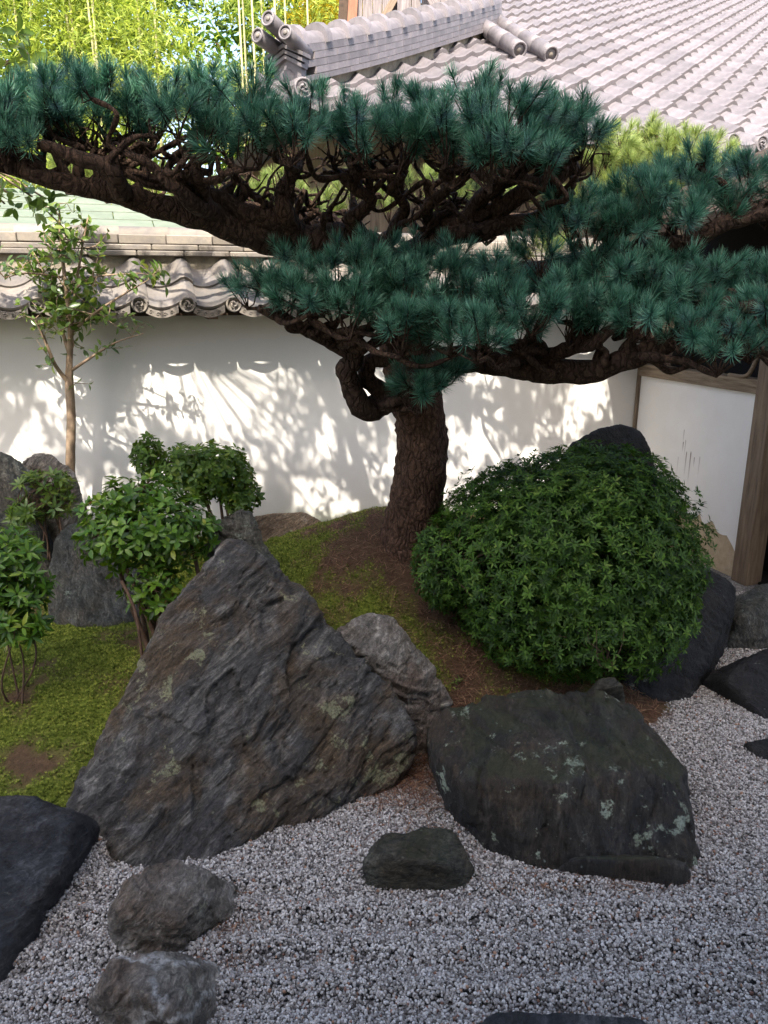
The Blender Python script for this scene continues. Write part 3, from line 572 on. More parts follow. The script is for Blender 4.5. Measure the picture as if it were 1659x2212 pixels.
for i in range(i0, i1):
    x0 = 0.07 + i * PT
    if x0 + PT > CORNER + 0.05: continue
    for side in (0, 1):
        for r_i in range(2):
            sdist = r_i * 0.215
            y = EAVE_Y + sdist * math.cos(SLW); z = EAVE_Z + sdist * math.sin(SLW) + 0.0
            jit = random.uniform(-0.004, 0.004)
            if side == 0: t_ = obj('tile', tl_w, None, wall, (x0 + jit, y, z), (SLW - R(4), random.uniform(-.01, .01), random.uniform(-.012, .012)))
            else: t_ = obj('tile', tl_w, None, wall, (x0 + PT + jit, 0.36 - y, z), (SLW - R(4), 0, math.pi))
        if side == 0:
            e = obj('eave_roundel', rd_w, None, wall, (x0 + 0.90 * PT, y * 0 + EAVE_Y - 0.012, EAVE_Z - 0.012), (0, random.uniform(0, 6), 0))
            p = obj('pendant', pd_w, None, wall, (x0, EAVE_Y - 0.006, EAVE_Z - 0.012))
m = MB().box((-6.5, EAVE_Y + 0.05, EAVE_Z - 0.085), (CORNER, EAVE_Y + 0.09, EAVE_Z - 0.03)); obj('eave_board', m.mesh('eave_board', False, False), M['wood_dark'], wall)
for i in range(-8, 4):
    m = MB().box((-0.03, EAVE_Y + 0.06, -0.04), (0.03, 0.02, 0.0)); obj('rafter', m.mesh('rafter', False, False), M['wood_dark'], wall, (i * 0.75 + 0.2, 0, EAVE_Z - 0.07))
# ridge: bed, courses of flat tiles, cap
yr = 0.18; zr = EAVE_Z + 0.40 * math.sin(SLW) + 0.035
m = MB().box((-6.5, yr - 0.125, zr - 0.12), (CORNER, yr + 0.125, zr + 0.02)); obj('ridge_bed', m.mesh('ridge_bed', False, False), M['mortar'], wall)
L = 0.31
for k, (hw, z0, z1) in enumerate([(0.165, 0.02, 0.055), (0.150, 0.058, 0.095), (0.135, 0.098, 0.160)]):
    me = MB().box((0.002, -hw, 0), (L - 0.002, hw, z1 - z0), 0, 0.006).mesh('ridge_tile', False, False); me.materials.append(M['tile_old'])
    x = -6.4 + 0.1 * k
    while x + L < CORNER:
        obj('ridge_tile', me, None, wall, (x, yr, zr + z0 + random.uniform(-.002, .002)), (0, 0, random.uniform(-.006, .006))); x += L
# half-round cap along the ridge
a = np.linspace(0, np.pi, 9); V = []
for x in (0.0, 0.33):
    V += [(x, -0.075 * math.cos(t), 0.06 * math.sin(t)) for t in a]
F = [(k, k + 1, 9 + k + 1, 9 + k) for k in range(8)]
me = mesh_np('ridge_cap', V, np.array(F)); me.materials.append(M['tile_old'])
x = -6.4
while x + 0.33 < CORNER: obj('ridge_cap', me, None, wall, (x, yr, zr + 0.158)); x += 0.325

# ------------------------------------------------------------------ copper-roofed shed beyond the wall
shed = empty('copper_roof_shed', (-3.4, 8.1, 0), PHI, 'low shed with pale green copper sheet roof beyond the garden wall', 'shed')
m = MB().box((-3, 0.4, -0.05), (1.9, 3.4, 2.55)); obj('wall', m.mesh('wall', False, False), M['plaster'], shed)
for r_i in range(6):
    me = MB().box((0.004, 0, 0), (0.796, 0.36, 0.014), 0, 0.003).mesh('copper_sheet', False, False); me.materials.append(M['copper'])
    for k in range(7):
        obj('copper_sheet', me, None, shed, (-3.3 + 0.8 * k + (0.4 if r_i % 2 else 0), -0.1 + r_i * 0.33, 2.62 + r_i * 0.105 + 0.012), (R(16), 0, 0))

# ------------------------------------------------------------------ side building at the right
side = empty('side_building', tuple(WALL0 + np.array([C19 * CORNER, S19 * CORNER, 0])), PHI, 'timber framed side building with stained white plaster panel and open dark doorway', 'building')
# local: x along garden wall, y into the wall; the plaster panel runs towards -y
PL = 1.36
def panel_mat():
    t = NT('stained_plaster'); c = t.coord(); n = t.noise(c, 2, 5, 0.6); sx = t.n('SeparateXYZ'); t.l(c, sx.inputs[0])
    col = t.ramp(n, [(0.3, (0.72, 0.69, 0.66)), (0.7, (0.80, 0.78, 0.755))])
    # rust-brown drip marks
    tot = None
    for (yi, z1, z0, w_, st) in ((-0.635, 1.03, 0.90, 0.006, 0.7), (-0.640, 0.93, 0.84, 0.008, 0.9), (-0.665, 0.95, 0.80, 0.006, 0.7), (-0.690, 0.86, 0.64, 0.009, 0.8), (-0.740, 0.87, 0.60, 0.010, 0.9), (-0.785, 0.83, 0.74, 0.007, 0.8), (-0.845, 0.85, 0.66, 0.006, 0.6), (-0.60, 0.80, 0.6, 0.006, 0.4), (-0.84, 0.60, 0.565, 0.011, 0.8)):
        dy = t.math('ABSOLUTE', t.math('ADD', sx.outputs[1], -yi)); a_ = t.ramp(t.math('DIVIDE', dy, w_), [(0.2, 1.0), (1.0, 0.0)])
        zf = t.math('DIVIDE', t.math('ADD', sx.outputs[2], -z0), z1 - z0); b_ = t.ramp(zf, [(0.0, 0.0), (0.7, 0.8), (0.93, 1.0), (1.0, 0.0)])
        q = t.math('MULTIPLY', t.math('MULTIPLY', a_, b_), st); tot = q if tot is None else t.math('MAXIMUM', tot, q)
    col = t.mix(tot, col, (0.16, 0.11, 0.085))
    return t.done(col, 0.9, t.bump(t.noise(c, 40, 4), 0.1, 0.004), 0.15)
M['panel'] = panel_mat()
m = MB().box((0.0, -PL, 0.0), (0.06, -0.03, 1.44)); obj('earth_wall', m.mesh('earth_wall', False, False), simple_mat('sandy_earth_plaster', (0.40, 0.31, 0.20), (0.52, 0.42, 0.29), 20, 0.95, 0.6, 0.006), side)
# white coat, 4 mm proud, broken away along a ragged lower edge near the post
ys_ = np.linspace(-PL, -0.03, 40); V = []; rr = np.random.default_rng(5)
low = np.interp(ys_, [-PL, -1.25, -1.1, -0.95, -0.03], [0.22, 0.27, 0.33, 0.36, 0.38]) + 0.022 * rr.normal(size=40)
for x in (-0.008, 0.001):
    for q, l in zip(ys_, low): V += [(x, q, l), (x, q, 1.42)]
F = []
for k in range(39):
    a = 2 * k; b = 80 + a; F += [(a, a + 1, a + 3, a + 2), (b, b + 2, b + 3, b + 1), (a, a + 2, b + 2, b)]
obj('plaster_panel', mesh_np('plaster_panel', V, np.array(F), None, False), M['panel'], side)
m = MB().box((-0.035, -0.03, 0), (0.05, 0.0 - 0.001, 2.1), 0, 0.004); obj('corner_post', m.mesh('corner_post', False, False), M['wood'], side)
m = MB().box((-0.05, -PL - 0.15, 0), (0.10, -PL, 2.6), 0, 0.006); obj('post', m.mesh('post', False, False), M['wood'], side)
m = MB().box((-0.035, -PL, 1.40), (0.08, -0.03, 1.50), 0, 0.005); obj('rail', m.mesh('rail', False, False), M['woodh'], side)
m = MB().box((-0.03, -PL, 2.02), (0.08, -0.03, 2.16), 0, 0.005); obj('lintel', m.mesh('lintel', False, False), M['wood'], side)
m = MB().box((0.30, -2.6, 0), (0.34, -0.02, 2.6)).box((0.07, -3.2, -0.04), (2.5, 0, 0.02)).box((2.4, -3.2, 0), (2.5, 0, 2.6)); obj('interior', m.mesh('interior', False, False), M['interior'], side)
m = MB().box((-0.045, -3.6, 2.45), (0.095, -PL - 0.15, 2.6)); obj('head_beam', m.mesh('head_beam', False, False), M['wood'], side)
# roof with deep eave
rv = MB(); sl_ = 0.42
for (x, z) in ((-0.62, 2.52),): pass
V = [(-0.62, -4.2, 2.50), (-0.62, -0.15, 2.50), (3.0, -0.15, 2.50 + 3.62 * sl_), (3.0, -4.2, 2.50 + 3.62 * sl_)]
V2 = [(a, b, c + 0.09) for a, b, c in V]
obj('roof', mesh_np('roof', V + V2, np.array([(0, 1, 2, 3), (4, 7, 6, 5), (0, 4, 5, 1), (1, 5, 6, 2), (2, 6, 7, 3), (3, 7, 4, 0)]), None, False), M['wood_dark'], side)
P = [(-0.02, -PL + 0.30, 1.505), (-0.03, -PL + 0.14, 1.51), (-0.03, -PL + 0.08, 1.56), (-0.02, -PL + 0.05, 1.66)]
Vt, Ft = tube(catmull(P, 0.02), 0.016, 8); obj('bent_bracket', mesh_np('bent_bracket', Vt, Ft), M['woodh'], side)

# ------------------------------------------------------------------ tiled hall beyond the wall
EC = np.array([-1.02, 7.25, 3.62])            # its eave corner
hall = empty('tiled_hall', (EC[0], EC[1], 0), PHI, 'temple hall with large sunlit grey tiled hip roof beyond the garden wall', 'hall')
PT2 = 0.385; EX2 = 0.385; TS = 0.51; SL2 = math.atan(TS); Z0 = EC[2]
def lift(xl, yl): return 0.22 * np.exp(-np.maximum(xl, 0) / 1.1) * np.exp(-np.maximum(yl, 0) / 1.6)
tl_h = sangawara(PT2, EX2 * 1.14, 0.05, 0.055, 0.03, 10); tl_h.materials.append(M['tile'])
def hall_world(p): return np.array([EC[0] + C19 * p[0] - S19 * p[1], EC[1] + S19 * p[0] + C19 * p[1], p[2]])
cand = []
for i in range(0, 50):
    for j in range(0, 44):
        xl = i * PT2; yl = j * EX2 * math.cos(SL2)
        if xl + PT2 * 0.6 < min(yl + 0.1, 4.1): continue
        zl = Z0 + yl * TS + float(lift(xl, yl))
        u, v, d = proj(hall_world((xl + PT2 / 2, yl + .15, zl))); 
        vis = (-60 < u[0] < 1720) and (-40 < v[0] < 420)
        if not (-300 < u[0] < 2000 and v[0] > -220): continue
        cand.append((0 if vis else 1, d[0], xl, yl, zl, i, j))
cand.sort(); stuff = MB(); tv = np.array([v.co[:] for v in tl_h.vertices]); tf = np.array([list(p.vertices) for p in tl_h.polygons])
nvis = 0
for (hid, d, xl, yl, zl, i, j) in cand:
    lx = lift(xl + PT2, yl) - lift(xl, yl); rot = (SL2 - R(6.5), float(-math.atan2(lx, PT2)), 0)
    loc = (xl + random.uniform(-.006, .006), yl, zl + random.uniform(-.004, .004)); 
    if not hid and nvis < 295: obj('tile', tl_h, None, hall, loc, (rot[0] + random.uniform(-.01, .01), rot[1], random.uniform(-.01, .01))); nvis += 1
    else:
        Rm = np.array(Euler(rot).to_matrix()); stuff.add(tv @ Rm.T + np.array(loc), tf)
o = obj('roof_tiles', stuff.mesh('roof_tiles', False, False), M['tile'], hall); o['kind'] = 'stuff'
print('hall tiles', nvis, len(cand))
rd_h = disc_mesh(0.085, 0.10); rd_h.materials.append(M['tile']); pd_h = pendant(PT2, 0.035, 0.085); pd_h.materials.append(M['tile'])
for i in range(0, 40):
    xl = i * PT2; zl = Z0 + float(lift(xl + .3, 0))
    obj('eave_roundel', rd_h, None, hall, (xl + 0.90 * PT2, -0.015, zl - 0.005), (0, random.uniform(0, 6), 0))
    obj('pendant', pd_h, None, hall, (xl, -0.006, zl - 0.012))
# roof deck, eave boards, wall
nseg = 40; V = []; 
for k in range(nseg + 1):
    xl = -0.05 + k * 14.6 / nseg; q = float(lift(xl, 0)); V += [(xl, 0.05, Z0 + q - 0.10), (xl, 0.05, Z0 + q - 0.03), (xl, 0.6, Z0 + 0.30 + q * .6 - 0.16)]
F = []
for k in range(nseg): a = 3 * k; F += [(a, a + 3, a + 4, a + 1), (a, a + 2, a + 5, a + 3)]
obj('eave_board', mesh_np('eave_board', V, np.array(F), None, False), M['wood_dark'], hall)
V = [(0.1, 0.1, Z0 - 0.04), (10.6, 0.1, Z0 - 0.04), (10.6, 8.2, Z0 + 8.1 * TS - 0.04), (8.1, 8.2, Z0 + 8.1 * TS - 0.04), (0.1, 16.0, Z0 - 0.04)]
V = [(0.15, 0.15, Z0 - 0.02), (18.6, 0.15, Z0 - 0.02), (18.6, 15.2, Z0 + 15.05 * TS - 0.05), (4.3, 15.2, Z0 + 15.05 * TS - 0.05), (4.3, 4.3, Z0 + 4.15 * TS - 0.03)]
obj('roof_deck', mesh_np('roof_deck', V, np.array([(0, 1, 2, 3, 4)]), None, False), M['mortar'], hall)
V = [(0.15, 0.15, Z0 - 0.02), (4.2, 4.2, Z0 + 4.05 * TS - 0.02), (4.2, 10.5, Z0 + 4.05 * TS - 0.02), (0.15, 14.5, Z0 - 0.02)]
obj('side_slope', mesh_np('side_slope', V, np.array([(0, 1, 2, 3)]), None, False), M['tile'], hall)
m = MB().box((1.1, 1.1, 0), (14.4, 13.5, Z0 + 0.42)); obj('wall', m.mesh('wall', False, False), M['wood'], hall)
# hip ridge running back from the corner
def hipz(t): return Z0 + t * TS + 0.13 * math.exp(-t / 1.3) - 0.05
HT0, HT1 = 0.30, 4.15
npc = 13; dt = (HT1 - HT0) / npc; hd = np.array([1, 1]) / math.sqrt(2); hn = np.array([-hd[1], hd[0]])
def hip_piece(name, t0, t1, hw, za, zb, mat, arch=False):
    pts = []
    for t in (t0, t1):
        c0 = hd * t * math.sqrt(2); zb0 = hipz(t)
        if arch: pts += [(c0[0] + hn[0] * hw * math.cos(q), c0[1] + hn[1] * hw * math.cos(q), zb0 + za + (zb - za) * math.sin(q)) for q in np.linspace(0, math.pi, 9)]
        else: pts += [(c0[0] + hn[0] * q, c0[1] + hn[1] * q, zb0 + z) for q, z in ((hw, za), (hw, zb), (-hw, zb), (-hw, za))]
    n = len(pts) // 2; org = np.array(pts[0]); F = [(k, (k + 1) % n, n + (k + 1) % n, n + k) for k in range(n)]
    me = mesh_np(name, np.array(pts) - org, [np.array(F), np.array([tuple(range(n))[::-1], tuple(range(n, 2 * n))])], None, False); me.materials.append(mat)
    return obj(name, me, None, hall, tuple(org))
def hp(t): return t
for k in range(npc):
    t0 = HT0 + k * dt; t1 = t0 + dt * 0.985
    hip_piece('ridge_mortar', t0, t0 + dt, 0.09, -0.12, 0.05, M['mortar'])
    for c_, (hw, za, zb) in enumerate([(0.165, 0.05, 0.095), (0.150, 0.100, 0.155), (0.144, 0.159, 0.215), (0.138, 0.219, 0.275), (0.132, 0.279, 0.34)]):
        sh = (c_ % 2) * dt * 0.5
        hip_piece('ridge_tile', t0 + sh * (k < npc - 1), t1 + sh * (k < npc - 1), hw + random.uniform(-.003, .003), za, zb, M['tile'])
    hip_piece('ridge_cap', t0, t1 + 0.02, 0.125, 0.342, 0.45, M['tile'], True)
    hip_piece('cap_collar', t0, t0 + 0.06, 0.160, 0.338, 0.515, M['tile'], True)
# ornament at the foot of the ridge
orn = empty('ridge_end_tile', (0, 0, 0)); orn.parent = hall
b0 = np.array([*(hd * HT0 * math.sqrt(2)), hipz(HT0)]); orn.location = tuple(b0 - np.array([0, 0, 0.07])); orn.scale = (0.88, 0.88, 0.88); orn.rotation_euler = (0, 0, R(-45))
# local now: -y points outward along the hip
m = MB()
prof = [(-.20, -.06), (-.24, .02), (-.19, .06), (-.16, .16), (-.17, .26), (-.10, .34), (0, .37), (.10, .34), (.17, .26), (.16, .16), (.19, .06), (.24, .02), (.20, -.06), (.10, -.02), (0, 0.01), (-.10, -.02)]
n = len(prof); V = [(x, -0.05, z) for x, z in prof] + [(x, 0.04, z) for x, z in prof] + [(0, -0.06, 0.16), (0, 0.04, 0.16)]
F4 = [(k, (k + 1) % n, n + (k + 1) % n, n + k) for k in range(n)]; F3 = [((k + 1) % n, k, 2 * n) for k in range(n)] + [(n + k, n + (k + 1) % n, 2 * n + 1) for k in range(n)]
m.add(V, [np.array(F4), np.array(F3)]); obj('shield', m.mesh('shield', False, False), M['tile'], orn)
a_ = np.linspace(0, 2 * np.pi, 18, endpoint=False); V = [(0.10 * math.cos(t), -0.055, 0.15 + 0.11 * math.sin(t)) for t in a_] + [(0.085 * math.cos(t), -0.085, 0.15 + 0.095 * math.sin(t)) for t in a_] + [(0, -0.09, 0.15)]
obj('boss', mesh_np('boss', V, [np.array([(k, (k + 1) % 18, 18 + (k + 1) % 18, 18 + k) for k in range(18)]), np.array([(18 + k, 18 + (k + 1) % 18, 36) for k in range(18)])], None, True), M['tile'], orn)
for sx_ in (-1, 1):
    P = [(sx_ * (0.15 + 0.05 * math.cos(t) * (1 - t / 9)), -0.07, 0.0 + 0.05 * math.sin(t) * (1 - t / 9)) for t in np.linspace(0, 6.5, 14)]
    Vt, Ft = tube(P, np.linspace(0.028, 0.012, 14), 7); obj('scroll', mesh_np('scroll', Vt, Ft), M['tile'], orn)
for k in range(3):
    V = []; hw = 0.19 + 0.02 * k; z = 0.30 + 0.045 * k
    for y in (-0.09 - 0.015 * k, 0.03): V += [(-hw, y, z - 0.05), (0, y, z + 0.045), (hw, y, z - 0.05), (hw, y, z - 0.015), (0, y, z + 0.08), (-hw, y, z - 0.015)]
    F = [(0, 1, 4, 5), (1, 2, 3, 4), (7, 6, 11, 10), (8, 7, 10, 9), (5, 4, 10, 11), (4, 3, 9, 10), (1, 0, 6, 7), (2, 1, 7, 8), (0, 5, 11, 6), (3, 2, 8, 9)]
    obj('chevron_tile', mesh_np('chevron_tile', V, np.array(F), None, False), M['tile'], orn)
def open_tube(P0, P1, r, name, parent):
    P0, P1 = np.array(P0, float), np.array(P1, float); m = MB()
    Vt, Ft = tube(np.linspace(P0, P1, 4), r, 16, True); m.add(Vt, Ft); d = (P0 - P1) / np.linalg.norm(P0 - P1)
    o_ = obj(name, m.mesh(name, True, False), M['tile'], parent)
    # raised rim and boss on the end
    X_ = np.cross(d, [0, 0, 1]); X_ /= np.linalg.norm(X_); Zv = np.cross(X_, d)
    ring = [P0 + d * 0.006 + (X_ * math.cos(t) + Zv * math.sin(t)) * r * 0.86 for t in np.linspace(0, 2 * np.pi, 19)]
    Vt, Ft = tube(ring, r * 0.16, 6, False); obj('rim', mesh_np('rim', Vt, Ft), M['tile'], o_)
    Vt, Ft = tube([P0, P0 + d * 0.012], [r * 0.34, r * 0.26], 10); obj('boss', mesh_np('boss', Vt, Ft), M['tile_old'], o_)
    return o_
open_tube((-0.14, -0.34, 0.50), (-0.10, 0.12, 0.42), 0.072, 'round_tile', orn)
open_tube((0.15, -0.30, 0.50), (0.11, 0.15, 0.42), 0.072, 'round_tile', orn)
open_tube((0.0, -0.36, 0.62), (0.0, 0.15, 0.50), 0.075, 'round_tile', orn)
open_tube((0.0, -0.44, -0.06), (0.0, 0.05, 0.0), 0.105, 'round_tile', orn)
# two rows of round verge tiles lying on the front slope
def on_roof(u, v):
    """pixel -> local point on the front slope"""
    d = ray(u, v); o_ = np.array([0, 0, H]); dl = np.array([C19 * d[0] + S19 * d[1], -S19 * d[0] + C19 * d[1], d[2]]); ol = o_ - EC; ol = np.array([C19 * ol[0] + S19 * ol[1], -S19 * ol[0] + C19 * ol[1], ol[2]])
    t = (TS * ol[1] - ol[2]) / (dl[2] - TS * dl[1]); p = ol + dl * t; return p
for (u, v) in ((1118, 122), (1186, 132)):
    p = on_roof(u, v); nrm = np.array([0, -math.sin(SL2), math.cos(SL2)]); up = np.array([0, math.cos(SL2), math.sin(SL2)])
    a = p + np.array([0, 0, Z0]) + nrm * 0.075
    for k in range(9):
        rr_ = 0.105
        q0 = a + up * 0.42 * k; 
        if k == 0: open_tube(q0, q0 + up * 0.42, rr_, 'round_tile', hall)
        else:
            Vt, Ft = tube([q0 - up * .02, q0 + up * 0.12, q0 + up * 0.42], [rr_ * 1.06, rr_ * 1.02, rr_ * 0.96], 14); obj('round_tile', mesh_np('round_tile', Vt, Ft), M['tile'], hall)
# boarded gable rising behind the hip ridge
gb = W(855, 110, 12.6)
def hl(pw): d = pw - np.array([EC[0], EC[1], 0]); return np.array([C19 * d[0] + S19 * d[1], -S19 * d[0] + C19 * d[1], d[2]])
g0 = hl(gb); gx = 0.0
gab = empty('gable', tuple(g0 + np.array([0.0, 0, 0.0]))); gab.parent = hall; gab.rotation_euler = (0, 0, R(-20))
for k in range(12):
    x = -0.62 + k * 0.14
    m = MB().box((x + 0.004, 0, -0.6), (x + 0.136, 0.03, 2.2)); obj('board', m.mesh('board', False, False), M['wood_grey'], gab, (0, (k % 2) * 0.012, 0))
m = MB().box((-0.60, -0.035, -0.6), (1.05, -0.008, 0.0)); obj('plaster_infill', m.mesh('plaster_infill', False, False), M['plaster'], gab)
for k, (x, dz) in enumerate(((-0.72, 0), (-0.86, -0.05))):
    V = [(x - 0.06, -0.14 + k * .05, -0.8 + dz), (x + 0.07, -0.14 + k * .05, -0.8 + dz), (x + 0.30, -0.14 + k * .05, 2.2), (x + 0.17, -0.14 + k * .05, 2.2)]; V += [(a, b + 0.10, c) for a, b, c in V]
    obj('bargeboard', mesh_np('bargeboard', V, np.array([(0, 1, 2, 3), (4, 7, 6, 5), (0, 4, 5, 1), (1, 5, 6, 2), (2, 6, 7, 3), (3, 7, 4, 0)]), None, False), M['wood_red'] if k == 0 else M['wood_dark'], gab)
def beam(P0, P1, wd, dp, name, parent, mat):
    P0, P1 = np.array(P0, float), np.array(P1, float); d = P1 - P0; L_ = np.linalg.norm(d); a = math.atan2(d[0], d[2])
    m = MB().box((-wd / 2, -dp / 2, 0), (wd / 2, dp / 2, L_), 0, 0.004); return obj(name, m.mesh(name, False, False), mat, parent, tuple(P0), (0, a, 0))
beam((-0.55, -0.06, -0.2), (0.05, -0.06, 0.75), 0.10, 0.07, 'strut', gab, M['wood'])
beam((0.95, -0.10, -0.2), (0.35, -0.10, 0.9), 0.12, 0.07, 'strut', gab, M['wood_grey'])
beam((0.10, -0.075, -0.6), (0.10, -0.075, 2.0), 0.16, 0.07, 'post', gab, M['wood_grey'])

# ------------------------------------------------------------------ unseen hall behind the photographer: high eave set and sized to shade the garden
home = empty('main_hall', (0.0, 0.0, 0.0), R(15), 'unseen timber main hall whose high roof eave is set to shade the garden', 'hall')
EZ = 11.5; EY = 6.0 - 0.79 * EZ
V = [(-5, EY, EZ), (5.5, EY, EZ), (5.5, EY - 5, EZ + 1.6), (-5, EY - 5, EZ + 1.6)]; V2 = [(a, b, c + 0.25) for a, b, c in V]
obj('roof', mesh_np('roof', V + V2, np.array([(0, 3, 2, 1), (4, 5, 6, 7), (0, 1, 5, 4), (1, 2, 6, 5), (2, 3, 7, 6), (3, 0, 4, 7)]), None, False), M['wood_dark'], home)
m = MB().box((-4.6, EY - 4.8, 0.0), (5.1, EY - 0.5, EZ + 0.1)); obj('wall', m.mesh('wall', False, False), M['plaster'], home)  # pale plaster chosen to bounce some light into the garden
m = MB().box((-4.6, EY - 0.5, 0.45), (5.1, 0.35, 0.55)); obj('veranda', m.mesh('veranda', False, False), M['wood'], home)
V = [(-4.9, 0.75, 3.15), (5.4, 0.75, 3.15), (5.4, EY - 0.5, 4.6), (-4.9, EY - 0.5, 4.6)]; V2 = [(a, b, c + 0.15) for a, b, c in V]  # unseen lower roof, added to darken the near gravel and rock fronts
obj('shading_low_roof', mesh_np('shading_low_roof', V + V2, np.array([(0, 3, 2, 1), (4, 5, 6, 7), (0, 1, 5, 4), (1, 2, 6, 5), (2, 3, 7, 6), (3, 0, 4, 7)]), None, False), M['wood_dark'], home)
for k in range(4):
    m = MB().box((-0.11, -0.11, 0), (0.11, 0.11, EZ + 0.1)); obj('pillar', m.mesh('pillar', False, False), M['wood'], home, (k * 3.0 - 4.2, EY - 0.40, 0.0))

# ------------------------------------------------------------------ pine tree
def bark_mat(name, dark, mid, light, scale=14):
    t = NT(name); c0 = t.coord(); nz = t.n('TexNoise'); nz.inputs['Scale'].default_value = 9; nz.inputs['Detail'].default_value = 4; t.l(c0, nz.inputs['Vector'])
    ad = t.n('VectorMath', operation='MULTIPLY_ADD'); ad.inputs[1].default_value = (0.09, 0.09, 0.09); t.l(nz.outputs['Color'], ad.inputs[0]); t.l(c0, ad.inputs[2])
    mp = t.n('Mapping'); mp.inputs['Scale'].default_value = (1, 1, 0.33); t.l(ad.outputs[0], mp.inputs[0]); c = mp.outputs[0]
    v = t.vor(c, scale * 2.2, 'DISTANCE_TO_EDGE'); n = t.noise(c, 60, 6, 0.7); n2 = t.noise(c0, 6, 5, 0.6)
    col = t.ramp(n, [(0.3, dark), (0.55, mid), (0.75, light)]); col = t.mix(1.0, col, t.ramp(v, [(0.0, 0.5), (0.10, 1.1)]), 'MULTIPLY')
    col = t.mix(0.6, col, t.ramp(n2, [(0.3, 0.6), (0.7, 1.4)]), 'MULTIPLY')
    hh = t.math('ADD', t.math('MULTIPLY', t.ramp(v, [(0, 0.0), (0.15, 1.0)]), 0.6), n)
    return t.done(col, 0.9, t.bump(hh, 0.8, 0.02), 0.12)
M['bark'] = bark_mat('pine_bark', (0.018, 0.011, 0.008), (0.058, 0.036, 0.025), (0.125, 0.080, 0.055))
M['bark_trunk'] = bark_mat('pine_trunk_bark', (0.026, 0.014, 0.009), (0.088, 0.049, 0.032), (0.18, 0.11, 0.074))
M['bark_smooth'] = simple_mat('pale_smooth_bark', (0.16, 0.11, 0.07), (0.30, 0.22, 0.15), 12, 0.8, 0.4)
M['bark_shrub'] = simple_mat('shrub_bark', (0.05, 0.03, 0.022), (0.12, 0.075, 0.05), 16, 0.85, 0.4)
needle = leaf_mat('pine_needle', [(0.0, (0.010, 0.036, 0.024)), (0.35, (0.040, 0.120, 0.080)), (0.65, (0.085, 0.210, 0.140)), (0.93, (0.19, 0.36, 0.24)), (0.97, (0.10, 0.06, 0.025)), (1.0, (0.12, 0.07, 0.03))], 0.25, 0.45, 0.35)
needle_y = leaf_mat('sunlit_pine_needle', [(0.0, (0.07, 0.10, 0.03)), (0.4, (0.19, 0.26, 0.07)), (0.9, (0.36, 0.42, 0.15)), (1.0, (0.25, 0.12, 0.05))], 0.35, 0.5, 0.3)  # paler yellow-green copy of the needle ramp, sunlight put into the colour

def shoot_template(n, rg, L=0.070, axis=0.062):
    """brush of needles round a shoot pointing +Y"""
    Vs = []; Fs = []; Rs = []; k = 0
    for i in range(n):
        t = i / n; phi = i * 2.39996 + rg.uniform(-.3, .3); a = R(98 - 66 * t ** 0.9 + rg.uniform(-12, 12)); l = L * rg.uniform(0.75, 1.1)
        base = np.array([0, axis * t, 0]); rad = np.array([math.cos(phi), 0, math.sin(phi)]); ax = np.array([0, 1.0, 0])
        d0 = rad * math.sin(a) + ax * math.cos(a); a2 = a - R(22); d1 = rad * math.sin(a2) + ax * math.cos(a2)
        sd = np.cross(rad, ax); wv = 0.0012
        p0 = base; p1 = base + d0 * l * 0.55; p2 = p1 + d1 * l * 0.45
        Vs += [p0 - sd * wv, p0 + sd * wv, p1 - sd * wv, p1 + sd * wv, p2]; Fs.append(((k, k + 1, k + 3, k + 2), (k + 2, k + 3, k + 4))); k += 5
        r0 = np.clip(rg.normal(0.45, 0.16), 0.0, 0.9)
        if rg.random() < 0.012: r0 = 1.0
        Rs += [r0 * 0.15, r0 * 0.15, r0, r0, min(r0 * 1.6, 0.92) if r0 < 0.95 else 1.0]  # tuft shading painted along each needle: dark base, lit tip
    return np.array(Vs), [np.array([f[0] for f in Fs]), np.array([f[1] for f in Fs])], np.array(Rs)
rgp = np.random.default_rng(21)
TMP = [shoot_template(135, rgp) for _ in range(5)]
TMPS = [shoot_template(70, rgp) for _ in range(3)]

